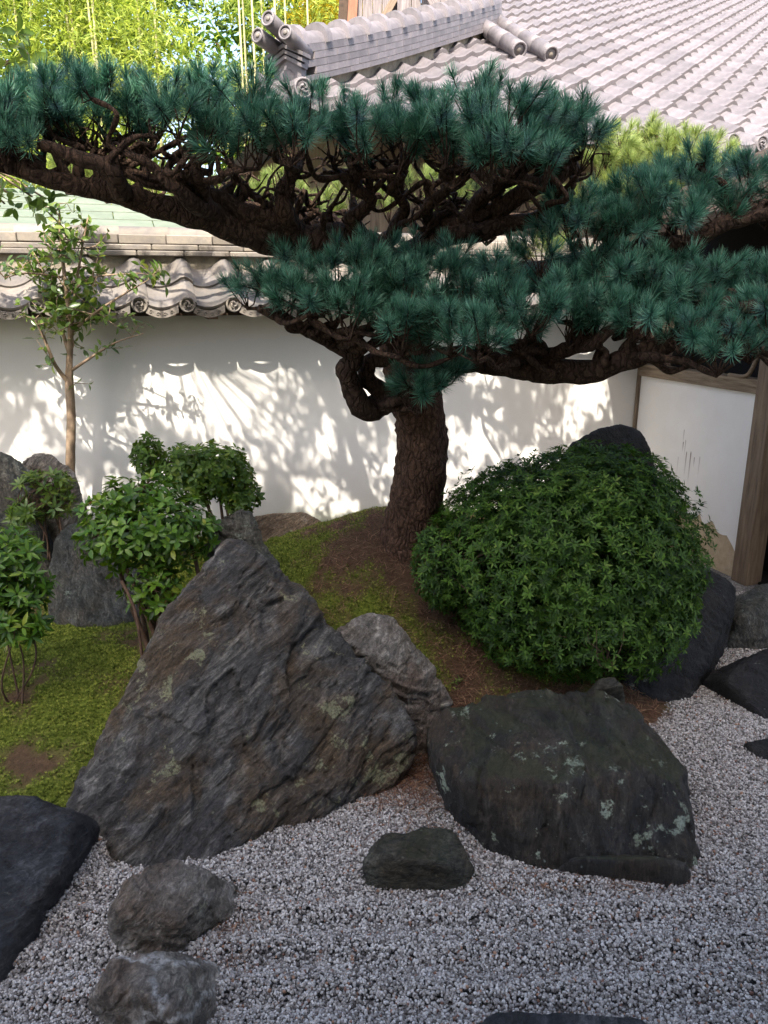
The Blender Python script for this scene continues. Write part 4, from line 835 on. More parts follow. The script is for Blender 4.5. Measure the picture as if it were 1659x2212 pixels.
def poisson(poly, n, mind, rg):
    p = np.array(poly); lo = p.min(0); hi = p.max(0); out = []; tries = 0
    while len(out) < n and tries < 20000:
        tries += 1; q = rg.uniform(lo, hi)
        if not inpoly(q[0], q[1], poly): continue
        if any((q[0] - o[0]) ** 2 + (q[1] - o[1]) ** 2 < mind ** 2 for o in out): continue
        out.append(q)
    return out
class Pine:
    def __init__(s, name, label, base, seed, group=None):
        s.rg = np.random.default_rng(seed); s.base = np.array(base, float); s.root = empty(name, tuple(s.base), 0, label, 'tree', group); s.limb_pts = []; s.twig = MB()
    def limb(s, name, pts, sides=12, step=0.03, bump=0.16, wob=0.0, mat=None):
        A = np.array([[*W(u, v, y), r] for u, v, y, r in pts]); C = catmull(A, step); P = C[:, :3].copy(); rad = np.maximum(C[:, 3], 0.004)
        if wob: P += wob * np.stack([fbm(P * 5 + 31 * k, 2) for k in range(3)], -1)
        V, F = tube(P, rad, sides, True, bump, 14); s.limb_pts.append(np.column_stack([P, rad]))
        obj(name, mesh_np(name, V - s.base, F), mat or M['bark'], s.root)
    def branch(s, a, b, r0, r1, kink=0.12, sides=6, sag=0.10):
        L_ = np.linalg.norm(b - a); n = max(4, int(L_ / 0.09)); t = np.linspace(0, 1, n)[:, None]
        mid = (a + b) / 2 + s.rg.normal(size=3) * 0.10 * L_ + np.array([0, 0, -sag * L_]); P = (1 - t) ** 2 * a + 2 * t * (1 - t) * mid + t * t * b
        P = P + kink * 0.28 * min(L_, 0.35) * np.sin(np.pi * t) * s.rg.normal(size=(n, 3)) * np.array([1, 1, 0.8])
        P = catmull(P, 0.018); n = len(P)
        V, F = tube(P, np.linspace(r0, r1, n) * (1 + 0.18 * np.sin(np.arange(n) * 0.9 + s.rg.uniform(0, 6))), sides, True, 0.12, 20); s.twig.add(V - s.base, F); return P
    def pads(s, name, centres, nsh, rad, needle_mat, upbias=0.62, tmps=None, connect=True, size=(0.85, 1.2)):
        tmps = tmps or TMP; fol = MB(); LP = np.vstack(s.limb_pts)
        for c in centres:
            c = np.array(c); node = c - np.array([0, 0, rad * 0.75]) + s.rg.normal(size=3) * 0.02
            if connect:
                dd = np.linalg.norm((LP[:, :3] - node) * np.array([1, 1, 1.0]), axis=1) + 0.8 * np.maximum(0, LP[:, 2] - node[2]); k = s.rg.choice(np.argsort(dd)[:14])
                s.branch(LP[k, :3], node, min(0.028, 0.5 * LP[k, 3] + 0.006), 0.009, 0.45, 6, -0.02)
            n = max(3, int(nsh * s.rg.uniform(0.8, 1.2)))
            D = rdir(n, s.rg); D[:, 2] = np.abs(D[:, 2]) * 0.9 - 0.12; D /= np.linalg.norm(D, axis=1)[:, None]
            pos = c + D * rad * s.rg.uniform(0.45, 1.0, (n, 1)) * np.array([1, 1, 0.75]); ax = D * 0.75 + np.array([0, 0, upbias]) + s.rg.normal(size=(n, 3)) * 0.22
            Mx = frames(ax, s.rg.uniform(0, 6.28, n)); sc_ = s.rg.uniform(size[0], size[1], n)
            for i in range(n):
                TV, TF, TR = tmps[s.rg.integers(len(tmps))]
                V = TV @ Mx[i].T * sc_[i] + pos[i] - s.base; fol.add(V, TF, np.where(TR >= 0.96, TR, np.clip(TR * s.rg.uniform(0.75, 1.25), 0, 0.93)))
                P = np.array([node, (node + pos[i]) / 2 + s.rg.normal(size=3) * 0.012 - np.array([0, 0, .01]), pos[i] + ax[i] / np.linalg.norm(ax[i]) * 0.05 * sc_[i]])
                Vt, Ft = tube(P, [0.0045, 0.0035, 0.002], 4, False); s.twig.add(Vt - s.base, Ft)
        o_ = obj(name, fol.mesh(name, False), needle_mat, s.root); return o_
    def finish(s): obj('twigs', s.twig.mesh('twigs', True, False), M['bark'], s.root)

TB = W(884, 1200, 4.4)
pine = Pine('pine_tree', 'spreading old garden pine with thick leaning trunk and blue green needle pads', (TB[0], TB[1], gz(TB[0], TB[1])), 5)
tz = gz(TB[0], TB[1]); 
pine.limb('trunk', [(886, 1245, 4.4, .27), (884, 1205, 4.4, .21), (888, 1150, 4.4, .17), (903, 1060, 4.4, .148), (912, 960, 4.38, .14), (900, 870, 4.36, .138), (882, 780, 4.33, .135), (868, 690, 4.3, .13), (850, 610, 4.25, .115), (800, 548, 4.18, .10), (740, 524, 4.1, .088), (690, 514, 4.05, .06)], 26, 0.025, 0.20, 0.0, M['bark_trunk'])
pine.limb('limb', [(740, 525, 4.1, .09), (620, 518, 4.0, .078), (500, 488, 3.85, .064), (380, 455, 3.7, .054), (250, 425, 3.6, .044), (120, 388, 3.5, .035), (0, 350, 3.45, .035), (-130, 325, 3.4, .02)], 16, 0.03, 0.22, 0.04)
pine.limb('limb', [(640, 512, 4.0, .06), (560, 468, 3.9, .05), (450, 430, 3.8, .042), (350, 400, 3.75, .034), (230, 360, 3.7, .026), (110, 330, 3.65, .016)], 12, 0.03, 0.2, 0.05)
pine.limb('limb', [(650, 520, 4.05, .06), (618, 460, 3.9, .045), (606, 405, 3.85, .034), (640, 365, 3.8, .024), (660, 330, 3.75, .015)], 10, 0.03, 0.2, 0.05)
pine.limb('limb', [(480, 480, 3.85, .05), (430, 440, 3.6, .038), (390, 400, 3.5, .028), (330, 360, 3.45, .02), (300, 330, 3.4, .014)], 10, 0.03, 0.2, 0.05)
pine.limb('limb', [(430, 455, 3.75, .042), (446, 410, 3.6, .032), (425, 365, 3.5, .022), (440, 330, 3.5, .014)], 10, 0.03, 0.2, 0.05)
pine.limb('limb', [(270, 425, 3.6, .045), (240, 380, 3.45, .035), (170, 340, 3.4, .028), (90, 320, 3.35, .018)], 10, 0.03, 0.2, 0.05)
pine.limb('limb', [(855, 590, 4.25, .085), (930, 512, 4.2, .062), (1010, 470, 4.1, .05), (1090, 440, 4.0, .042), (1170, 405, 3.95, .042), (1250, 355, 3.9, .03)], 14, 0.03, 0.2, 0.04)
pine.limb('limb', [(900, 535, 4.2, .06), (980, 503, 4.1, .048), (1080, 492, 4.0, .04), (1170, 465, 3.95, .03), (1240, 420, 3.9, .02)], 10, 0.03, 0.2, 0.05)
pine.limb('limb', [(960, 495, 4.15, .036), (926, 455, 4.0, .028), (955, 420, 3.9, .022), (1000, 385, 3.8, .018), (1060, 350, 3.7, .012)], 10, 0.03, 0.2, 0.05)
pine.limb('limb', [(790, 535, 4.15, .05), (768, 470, 4.0, .036), (800, 435, 3.9, .028), (758, 400, 3.8, .022), (780, 360, 3.75, .014)], 10, 0.03, 0.2, 0.06)
pine.limb('limb', [(1010, 470, 4.1, .05), (1040, 420, 4.0, .038), (1110, 390, 3.9, .03), (1170, 340, 3.85, .02)], 8, 0.03, 0.2, 0.05)
pine.limb('limb', [(820, 550, 4.2, .045), (862, 480, 4.1, .034), (872, 440, 4.0, .026), (846, 400, 3.9, .02), (880, 360, 3.85, .013)], 10, 0.03, 0.2, 0.06)
pine.limb('limb', [(890, 862, 4.34, .085), (842, 862, 4.15, .068), (802, 884, 4.02, .06), (776, 868, 3.97, .055), (762, 832, 3.92, .05), (748, 800, 3.88, .048), (764, 770, 3.86, .043), (730, 748, 3.8, .038), (680, 716, 3.7, .032), (620, 690, 3.62, .024), (555, 668, 3.55, .014)], 14, 0.02, 0.25, 0.02)
pine.limb('limb', [(845, 862, 4.15, .05), (812, 838, 4.05, .044), (792, 812, 3.98, .04), (800, 780, 3.95, .038), (838, 772, 3.92, .032), (850, 735, 3.85, .022)], 10, 0.02, 0.25, 0.02)
pine.limb('limb', [(895, 810, 4.34, .10), (960, 775, 4.15, .075), (1050, 775, 4.0, .066), (1150, 798, 3.85, .06), (1250, 800, 3.75, .055), (1340, 788, 3.65, .05), (1420, 748, 3.6, .044), (1500, 705, 3.55, .036), (1600, 668, 3.5, .028), (1720, 645, 3.5, .018)], 14, 0.03, 0.2, 0.035)
pine.limb('limb', [(1130, 790, 3.87, .04), (1190, 760, 3.75, .035), (1270, 740, 3.6, .028), (1350, 700, 3.5, .02)], 8, 0.03, 0.2, 0.04)
pine.limb('limb', [(880, 700, 4.32, .10), (1050, 640, 4.25, .085), (1200, 592, 4.2, .075), (1350, 560, 4.1, .068), (1450, 530, 4.0, .052), (1560, 490, 3.9, .036), (1660, 460, 3.85, .026), (1760, 448, 3.8, .018)], 14, 0.03, 0.2, 0.04)
pine.limb('limb', [(875, 660, 4.3, .07), (800, 640, 4.1, .05), (720, 620, 3.95, .035), (620, 610, 3.8, .022)], 10, 0.03, 0.2, 0.04)
pine.limb('limb', [(860, 620, 4.27, .08), (900, 540, 4.7, .045), (960, 490, 5.0, .035), (1080, 470, 5.2, .028), (1200, 450, 5.3, .02)], 10, 0.04, 0.2, 0.06)
pine.limb('limb', [(820, 570, 4.25, .08), (740, 500, 4.7, .045), (640, 470, 5.0, .034), (520, 450, 5.1, .026), (420, 440, 5.1, .016)], 10, 0.04, 0.2, 0.06)

# contorted secondary branches that knit the underside of the crown
rg = pine.rg; LPu = np.vstack(pine.limb_pts); uu, vv, _ = proj(LPu[:, :3]); sel = LPu[(vv > 330) & (vv < 540) & (uu > -60) & (uu < 1260) & (LPu[:, 3] > 0.014)]
for k in range(85):
    a = sel[rg.integers(len(sel))]; b_ = a[:3] + np.array([rg.normal() * 0.20, rg.normal() * 0.14, rg.uniform(0.10, 0.25)])
    if proj(b_)[1][0] < 285: continue
    P_ = pine.branch(a[:3], b_, min(0.020, 0.6 * a[3]), 0.006, 0.9, 6, -0.1)
    for q in range(2):
        c_ = P_[rg.integers(len(P_) // 3, len(P_))]; pine.branch(c_, c_ + np.array([rg.normal() * 0.10, rg.normal() * 0.08, rg.uniform(0.03, 0.13)]), 0.008, 0.003, 0.7, 5, -0.1)
UP = [(-160, 250), (0, 240), (90, 205), (200, 205), (330, 212), (430, 205), (540, 215), (590, 250), (700, 270), (800, 275), (900, 270), (960, 245), (985, 205), (1060, 205), (1140, 235), (1200, 268), (1285, 285), (1290, 305), (1240, 340), (1180, 385), (1100, 370), (1000, 365), (930, 330), (800, 322), (700, 320), (600, 315), (520, 330), (430, 300), (330, 290), (200, 300), (100, 310), (20, 345), (-160, 330)]
rg = pine.rg
upc = [W(u, v, 3.95 - 0.55 * (v - 150) / 250 + rg.uniform(-.22, .22)) for u, v in poisson(UP, 85, 42, rg)]
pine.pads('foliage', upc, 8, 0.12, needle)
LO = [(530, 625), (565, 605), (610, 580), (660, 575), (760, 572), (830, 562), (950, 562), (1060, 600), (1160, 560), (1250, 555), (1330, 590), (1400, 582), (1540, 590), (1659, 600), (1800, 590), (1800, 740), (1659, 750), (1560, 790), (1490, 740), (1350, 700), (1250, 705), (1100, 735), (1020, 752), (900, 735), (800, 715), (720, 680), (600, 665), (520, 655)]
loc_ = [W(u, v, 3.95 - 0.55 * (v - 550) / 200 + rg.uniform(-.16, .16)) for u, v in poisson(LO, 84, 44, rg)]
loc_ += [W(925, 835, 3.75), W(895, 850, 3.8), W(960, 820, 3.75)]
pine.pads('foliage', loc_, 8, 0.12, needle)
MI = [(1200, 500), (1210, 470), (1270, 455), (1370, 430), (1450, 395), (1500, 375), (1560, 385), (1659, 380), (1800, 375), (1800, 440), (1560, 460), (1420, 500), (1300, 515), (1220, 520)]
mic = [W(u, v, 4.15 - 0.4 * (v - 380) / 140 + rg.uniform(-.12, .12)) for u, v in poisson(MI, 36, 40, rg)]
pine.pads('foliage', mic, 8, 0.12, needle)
# lone upright shoots along the top outline
tips = [W(u, v, y) for u, v, y in ((740, 240, 3.9), (850, 225, 3.95), (690, 235, 3.85), (560, 190, 3.7), (185, 200, 3.4), (95, 205, 3.5), (1515, 350, 4.0))]
pine.pads('foliage', tips, 3, 0.05, needle, 1.6)
# the far, sunny side of the crown
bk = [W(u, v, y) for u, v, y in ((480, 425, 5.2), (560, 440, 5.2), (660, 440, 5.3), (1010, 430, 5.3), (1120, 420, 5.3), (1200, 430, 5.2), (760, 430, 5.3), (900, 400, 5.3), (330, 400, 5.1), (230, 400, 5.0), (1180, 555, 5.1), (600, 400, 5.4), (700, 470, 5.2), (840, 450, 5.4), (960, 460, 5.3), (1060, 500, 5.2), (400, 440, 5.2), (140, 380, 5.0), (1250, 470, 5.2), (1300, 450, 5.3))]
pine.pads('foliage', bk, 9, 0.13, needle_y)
pine.finish()

bp = Pine('pine_tree', 'sunlit yellow green pine beyond the wall in front of the tiled roof', (2.9, 8.1, 0.0), 9)
bp.limb('trunk', [(1420, 900, 8.0, .12), (1430, 600, 8.0, .10), (1410, 470, 7.9, .08), (1380, 400, 7.8, .05), (1330, 390, 7.7, .03)], 12, 0.06)
bp.limb('limb', [(1420, 480, 7.9, .06), (1500, 430, 7.7, .045), (1560, 400, 7.6, .03)], 10, 0.05)
bp.limb('limb', [(1425, 560, 8.0, .06), (1540, 540, 7.6, .045), (1640, 520, 7.4, .03)], 10, 0.05)
BPp = [(1285, 350), (1330, 310), (1400, 300), (1480, 302), (1550, 335), (1545, 390), (1440, 420), (1350, 425), (1290, 410)]
bpc = [W(u, v, 7.6 + rg.uniform(-.3, .3)) for u, v in poisson(BPp, 34, 32, rg)] + [W(u, v, 7.4) for u, v in ((1620, 500), (1650, 530), (1600, 540), (1320, 420), (1270, 440))]
bp.pads('foliage', bpc, 9, 0.17, needle_y, 0.7, TMP, True, (1.2, 1.6)); bp.finish()

# ------------------------------------------------------------------ broad-leaved shrubs
azl = leaf_mat('azalea_leaf', [(0.0, (0.010, 0.026, 0.005)), (0.4, (0.030, 0.072, 0.010)), (0.75, (0.075, 0.150, 0.020)), (1.0, (0.14, 0.20, 0.04))], 0.3, 0.5, 0.2)
cam_l = leaf_mat('camellia_leaf', [(0.0, (0.016, 0.042, 0.006)), (0.45, (0.062, 0.140, 0.016)), (0.8, (0.14, 0.235, 0.028)), (0.95, (0.25, 0.29, 0.04)), (1.0, (0.20, 0.11, 0.04))], 0.3, 0.33, 0.35)
sun_l = leaf_mat('sunlit_leaf', [(0.0, (0.04, 0.08, 0.015)), (0.5, (0.10, 0.17, 0.03)), (0.85, (0.20, 0.25, 0.05)), (1.0, (0.34, 0.33, 0.08))], 0.35, 0.32, 0.5)  # paler leaf ramp with sunlight put into its colour
mid_l = leaf_mat('light_green_leaf', [(0.0, (0.03, 0.065, 0.010)), (0.5, (0.075, 0.14, 0.02)), (0.85, (0.15, 0.21, 0.03)), (1.0, (0.28, 0.27, 0.05))], 0.35, 0.38, 0.3)  # lighter yellow-green, with some sunlight put into the colour
LF_A = leaf_t(0.30, 0.3, 0.18); LF_C = leaf_t(0.46, 0.35, 0.15, prof=(0, 0.9, 0.95, 0)); LF_B = leaf_t(0.16, 0.1, 0.25)

def whorls(pos, axis, nl, size, tmpl, rg, spread=(50, 85)):
    n = len(pos); k = rg.integers(nl[0], nl[1] + 1, n); idx_ = np.repeat(np.arange(n), k); m_ = len(idx_)
    Mx = frames(axis, rg.uniform(0, 6.28, n))[idx_]; ph = np.concatenate([np.arange(q) * 2 * np.pi / q for q in k]) + rg.uniform(-.25, .25, m_); el = np.radians(rg.uniform(spread[0], spread[1], m_))
    dl = np.stack([np.cos(ph) * np.sin(el), np.cos(el), np.sin(ph) * np.sin(el)], -1); D = np.einsum('nij,nj->ni', Mx, dl)
    # leaf faces look along the shoot axis
    A = axis[idx_] / np.linalg.norm(axis[idx_], axis=1)[:, None]; Xv = np.cross(D, A); Xv /= np.linalg.norm(Xv, axis=1)[:, None] + 1e-9; Zv = np.cross(Xv, D)
    FM = np.stack([Xv, D, Zv], -1); sh = rg.uniform(0, 1, n)[idx_]
    return scatter(tmpl[0], tmpl[1], FM, pos[idx_] + D * size * 0.06, size * rg.uniform(0.7, 1.2, m_), np.clip(0.25 + 0.4 * sh + rg.normal(0, 0.16, m_), 0, 1))
def shrub(name, label, lobes, base, mat, n, size, tmpl, nl=(5, 8), seed=1, inner=0.45, stems=7, stem_r=0.012, rough=0.10, group=None, up=0.5, cutz=None):
    """lobes: (centre, radii). Leaves on a rough shell and inside, twigs from the base."""
    rg = np.random.default_rng(seed); base = np.array(base, float); root = empty(name, tuple(base), 0, label, 'shrub', group); fol = MB()
    vol = np.array([np.prod(l[1]) ** (2 / 3) for l in lobes]); pr = vol / vol.sum(); allp = []
    for (c, r_), p in zip(lobes, pr):
        m_ = int(n * p); c = np.array(c); r_ = np.array(r_); D = rdir(m_, rg); shell = rg.random(m_) > inner
        rad = np.where(shell, rg.uniform(0.90, 1.03, m_), rg.uniform(0.35, 0.92, m_)) * (1 + rough * fbm(D * 2.3 + seed, 3) * 2 + 0.5 * rough * fbm(D * 6 + seed, 2))
        P = c + D * rad[:, None] * r_; ax = D / r_; ax /= np.linalg.norm(ax, axis=1)[:, None]; ax = ax + np.array([0, 0, up]) + rg.normal(size=(m_, 3)) * 0.3
        if cutz is not None: k_ = P[:, 2] > cutz; P, ax = P[k_], ax[k_]
        V, F, r0 = whorls(P, ax, nl, size, tmpl, rg); r0 = np.clip(r0 + 0.30 * fbm((V - base) * 4.5 + seed, 3), 0, 1); fol.add(V - base, F, r0); allp.append(P)
    obj('foliage', fol.mesh('foliage', True), mat, root)
    tw = MB(); allp = np.vstack(allp); 
    for k in range(stems):
        c, r_ = lobes[k % len(lobes)]; tgt = np.array(c) + rdir(1, rg)[0] * np.array(r_) * 0.35; a = base + np.array([rg.normal() * 0.04, rg.normal() * 0.04, -0.03]); 
        mid = (a + tgt) / 2 + rg.normal(size=3) * 0.05; P = catmull(np.array([a, mid, tgt]), 0.04); V, F = tube(P, np.linspace(stem_r, stem_r * 0.5, len(P)), 6); tw.add(V - base, F)
        near = allp[np.argsort(np.linalg.norm(allp - tgt, axis=1))[:: max(1, len(allp) // (stems * 60))][:55]]
        for q in near:
            if rg.random() < 0.6: V, F = tube([P[-1], (P[-1] + q) / 2 + rg.normal(size=3) * 0.02, q], [stem_r * 0.3, stem_r * 0.25, 0.0015], 4, False); tw.add(V - base, F)
    obj('stems', tw.mesh('stems', True, False), M['bark_shrub'], root); return root
ac = W(1222, 1190, 3.98)
shrub('azalea_bush', 'large rounded dark green azalea clipped into a dome beside the pine trunk', [(ac, (0.74, 0.60, 0.53)), (ac + np.array([0.05, -0.12, -0.28]), (0.62, 0.50, 0.34)), (W(960, 1220, 3.85), (0.17, 0.2, 0.24)), (W(1400, 1250, 3.85), (0.26, 0.3, 0.34)), (W(1140, 1100, 4.0), (0.38, 0.38, 0.22)), (W(1290, 1075, 4.0), (0.44, 0.42, 0.28))], (ac[0], ac[1], gz(ac[0], ac[1])), azl, 12500, 0.036, LF_A, (5, 8), 31, 0.30, 9, 0.016, 0.07)
b = W(345, 1362, 3.72)
shrub('camellia_shrub', 'glossy dark green camellia shrub with round leaves beside the triangular boulder', [(W(315, 1135, 3.8), (0.26, 0.25, 0.18)), (W(245, 1145, 3.8), (0.17, 0.2, 0.18)), (W(400, 1150, 3.85), (0.15, 0.2, 0.16)), (W(340, 1265, 3.75), (0.15, 0.15, 0.13)), (W(350, 1300, 3.7), (0.09, 0.1, 0.07)), (W(300, 1068, 3.85), (0.17, 0.18, 0.07))], (b[0], b[1], gz(b[0], b[1])), cam_l, 780, 0.052, LF_C, (3, 5), 32, 0.35, 8, 0.016, 0.38)
b = W(470, 1150, 4.85)
shrub('small_leaved_shrub', 'compact small-leaved green shrub against the dappled wall behind the camellia', [(W(460, 1020, 4.9), (0.24, 0.22, 0.18)), (W(395, 1010, 4.9), (0.15, 0.18, 0.13)), (W(520, 1070, 4.9), (0.12, 0.15, 0.10)), (W(320, 985, 4.95), (0.09, 0.1, 0.13))], (b[0], b[1], gz(b[0], b[1])), mid_l, 900, 0.045, LF_C, (4, 6), 33, 0.35, 7, 0.014, 0.2)
b = W(20, 1340, 3.35)
shrub('glossy_shrub', 'low glossy shrub with narrow leaves spilling over the left boulders', [(W(10, 1210, 3.4), (0.17, 0.16, 0.14)), (W(45, 1270, 3.35), (0.13, 0.12, 0.10)), (W(-60, 1250, 3.4), (0.2, 0.16, 0.18)), (W(0, 1335, 3.25), (0.17, 0.12, 0.10)), (W(50, 1345, 3.25), (0.10, 0.09, 0.06))], (b[0], b[1], gz(b[0], b[1])), cam_l, 420, 0.062, LF_A, (5, 8), 34, 0.35, 5, 0.006, 0.25)
b = W(100, 1120, 4.5)
shrub('rhododendron_sprig', 'sunlit yellow green rhododendron sprigs growing between the tall boulders', [(W(100, 1045, 4.5), (0.16, 0.1, 0.06)), (W(55, 1105, 4.4), (0.10, 0.1, 0.06)), (W(125, 1090, 4.45), (0.08, 0.1, 0.05))], (b[0], b[1], 0.55), sun_l, 85, 0.062, LF_A, (6, 9), 35, 0.2, 6, 0.008, 0.3)
# bare twiggy patch and low shoots in front of the azalea
def sprig(name, label, base, n, ln, mat, seed, leaf=0.05, tmpl=LF_A, lean=0.5, cat='plant', r0=0.004, nw=5):
    rg = np.random.default_rng(seed); base = np.array(base, float); root = empty(name, tuple(base), 0, label, cat); tw = MB(); fol = MB()
    for k in range(n):
        d = rdir(1, rg)[0] * np.array([lean, lean, 0.2]) + np.array([0, 0, 1.0]); L_ = ln * rg.uniform(0.6, 1.1)
        P = catmull(np.array([[0, 0, -0.01], d * L_ * 0.5 + rg.normal(size=3) * 0.02, d * L_ + rg.normal(size=3) * 0.04]), 0.03); V, F = tube(P, np.linspace(r0, r0 * 0.4, len(P)), 5); tw.add(V, F)
        if leaf:
            ii = np.linspace(len(P) * 0.4, len(P) - 1, nw).astype(int); V, F, r_ = whorls(P[ii], np.tile(d, (nw, 1)), (3, 5), leaf, tmpl, rg, (55, 90)); fol.add(V, F, r_)
    obj('stems', tw.mesh('stems', True, False), M['bark_shrub'], root)
    if leaf: obj('leaves', fol.mesh('leaves', True), mat, root)
    return root
p = W(1310, 1420, 3.42)
sprig('bare_twigs', 'dry bare grey twigs at the lower front of the azalea', (p[0], p[1], max(0.2, p[2] - 0.05)), 16, 0.22, azl, 41, 0, lean=0.9, cat='twigs', r0=0.0028)
p = G(990, 1500, 0.08); sprig('seedling', 'tiny bright green seedling on the mound by the layered boulder', (p[0], p[1], gz(p[0], p[1])), 3, 0.05, sun_l, 42, 0.025, lean=0.5, nw=2, r0=0.002)
p = W(305, 1415, 3.4); 
root_ = empty('bare_sapling', (p[0], p[1], gz(p[0], p[1]) - 0.02), 0, 'thin bare leaning stem rising from moss beside the triangular boulder', 'stem')
A = np.array([W(308, 1420, 3.4), W(298, 1350, 3.45), W(280, 1290, 3.5), W(262, 1255, 3.52)]); A[0, 2] = gz(p[0], p[1]) - 0.03
V, F = tube(catmull(A, 0.03), 0.008, 6); obj('stem', mesh_np('stem', V - np.array(root_.location), F), M['bark_shrub'], root_)

# ------------------------------------------------------------------ slender young tree by the wall
def leafy_tree(name, label, limbs, mat, bark, seed, leaf, tmpl, n_tw, tw_len, nw=4, group=None, twig_from=0.25, cat='tree', nl=(3, 4)):
    """limbs: lists of (x, y, z, r) in world space; leaves on short side twigs"""
    rg = np.random.default_rng(seed); base = np.array(limbs[0][0][:3], float); root = empty(name, tuple(base), 0, label, cat, group); tk = MB(); cr = MB(); tw = MB()
    for i, l in enumerate(limbs):
        C = catmull(np.array(l, float), 0.04); V, F = tube(C[:, :3], np.maximum(C[:, 3], 0.002), 9, True, 0.08, 25); (tk if i == 0 else tw).add(V - base, F)
        k0 = int(len(C) * twig_from) if i == 0 else int(len(C) * 0.3); nt_ = n_tw[i] if isinstance(n_tw, (list, tuple)) else n_tw
        for q in range(nt_):
            c = C[rg.integers(min(k0, len(C) - 1), len(C))]; d = rdir(1, rg)[0] + np.array([0, 0, 0.35]); d /= np.linalg.norm(d); L_ = tw_len * rg.uniform(0.4, 1.1)
            P = catmull(np.array([c[:3], c[:3] + d * L_ * 0.5 + rg.normal(size=3) * 0.02, c[:3] + d * L_]), 0.04); V, F = tube(P, np.linspace(min(0.006, c[3] * .6 + .001), 0.0015, len(P)), 4, False); tw.add(V - base, F)
            ii = np.linspace(len(P) * 0.35, len(P) - 1, nw).astype(int); ax = np.tile(d, (nw, 1)) + rg.normal(size=(nw, 3)) * 0.3
            V, F, r_ = whorls(P[ii], ax, nl, leaf, tmpl, rg, (45, 100)); cr.add(V - base, F, r_)
    obj('trunk', tk.mesh('trunk', True, False), bark, root); obj('twigs', tw.mesh('twigs', True, False), bark, root); obj('leaves', cr.mesh('leaves', True), mat, root); return root
def wl(*a): return [(*W(u, v, y), r) for u, v, y, r in a]
yt = wl((152, 1180, 4.95, .034), (152, 1010, 4.95, .030), (154, 900, 4.95, .028), (150, 830, 4.95, .027), (150, 780, 4.95, .020), (152, 700, 4.93, .017), (140, 600, 4.92, .012), (130, 500, 4.92, .008), (128, 440, 4.92, .004))
leafy_tree('young_tree', 'slender young camellia tree with sparse sunlit leaves in front of the wall',
    [yt, wl((152, 830, 4.95, .015), (120, 790, 4.9, .012), (95, 730, 4.85, .009), (75, 690, 4.8, .004)), wl((155, 800, 4.95, .011), (200, 770, 4.85, .008), (250, 740, 4.8, .005), (310, 720, 4.75, .003)),
     wl((152, 720, 4.95, .012), (200, 680, 4.9, .009), (260, 640, 4.85, .006), (320, 605, 4.8, .003)), wl((150, 770, 4.95, .014), (160, 650, 5.0, .010), (175, 550, 5.0, .007), (190, 470, 5.0, .004)),
     wl((148, 760, 4.95, .012), (118, 660, 5.0, .009), (95, 590, 5.0, .006), (70, 540, 5.0, .003)), wl((145, 640, 4.95, .008), (200, 600, 4.85, .006), (300, 590, 4.8, .003)), wl((140, 600, 4.95, .008), (60, 590, 4.85, .005), (10, 600, 4.85, .003))],
    sun_l, M['bark_smooth'], 51, 0.062, LF_C, [36, 9, 4, 14, 20, 14, 9, 8], 0.18, 3, twig_from=0.62, nl=(2, 3))

# ------------------------------------------------------------------ big camellia at the garden edge: its crown dapples the wall
rgc = np.random.default_rng(77)
SLP = 1.0 / 0.79                                   # sun ray: down 1, forward 0.79
def wall_pt(u, v):
    """pixel -> point on the wall face"""
    d = ray(u, v); o_ = np.array([0, 0, H]); n = np.array([-S19, C19, 0]); t = ((WALL0 - o_) @ n) / (d @ n); return o_ + d * t
gaps = [((445, 850), (165, 80)), ((60, 960), (60, 70)), ((300, 990), (60, 60)), ((640, 1080), (70, 50)), ((230, 950), (45, 45)), ((1270, 860), (45, 60)), ((790, 830), (30, 40)), ((700, 1000), (40, 36)), ((600, 1010), (40, 30)), ((120, 890), (60, 40)), ((10, 900), (40, 60)), ((360, 930), (80, 40)), ((690, 1080), (40, 40)), ((560, 1060), (50, 26)), ((760, 960), (26, 40)), ((1000, 900), (26, 40)), ((1090, 960), (24, 50)), ((1180, 900), (26, 36)), ((800, 1110), (40, 26))]
for _ in range(80): gaps.append(((rgc.uniform(-60, 1300), rgc.uniform(770, 1150)), (rgc.uniform(14, 34), rgc.uniform(14, 34))))
def crown_leaf_points(n):
    P = []; 
    while len(P) < n:
        u = rgc.uniform(-420, 1330); v = rgc.uniform(775, 1200)
        ok = rgc.random() < (1.0 if u > 560 else 0.62)
        for (gu, gv), (ra, rb) in gaps:
            e = ((u - gu) / ra) ** 2 + ((v - gv) / rb) ** 2
            if e < 1.0 and rgc.random() < 0.985 - 0.15 * e: ok = False
        if not ok: continue
        w_ = wall_pt(u, v); dz = rgc.uniform(2.5, 3.8); q = w_ + np.array([0, -0.79 * dz, dz]); pu, pv, _ = proj(q)
        if -80 < pu[0] < 1740 and pv[0] > -90: continue
        P.append(q)
    return np.array(P)
cb = np.array([-3.3, 3.2, 0.0])
limbs = [[(-3.3, 3.2, 0, .13), (-3.25, 3.2, 1.2, .11), (-3.2, 3.15, 2.4, .10), (-3.0, 3.0, 3.4, .06), (-2.4, 2.9, 4.2, .03)], [(-3.1, 3.1, 2.9, .05), (-2.2, 2.7, 4.2, .032), (-1.2, 2.3, 5.0, .024), (-0.2, 2.2, 5.4, .02), (0.9, 2.4, 5.5, .014), (1.7, 2.6, 5.4, .008)],
         [(-3.2, 3.15, 2.3, .05), (-2.8, 3.4, 3.2, .03), (-2.2, 3.5, 3.9, .018), (-1.4, 3.5, 4.3, .008)], [(-3.2, 3.1, 2.0, .05), (-2.9, 3.55, 2.5, .035), (-2.5, 3.9, 2.75, .02), (-2.32, 4.2, 2.85, .01)]]
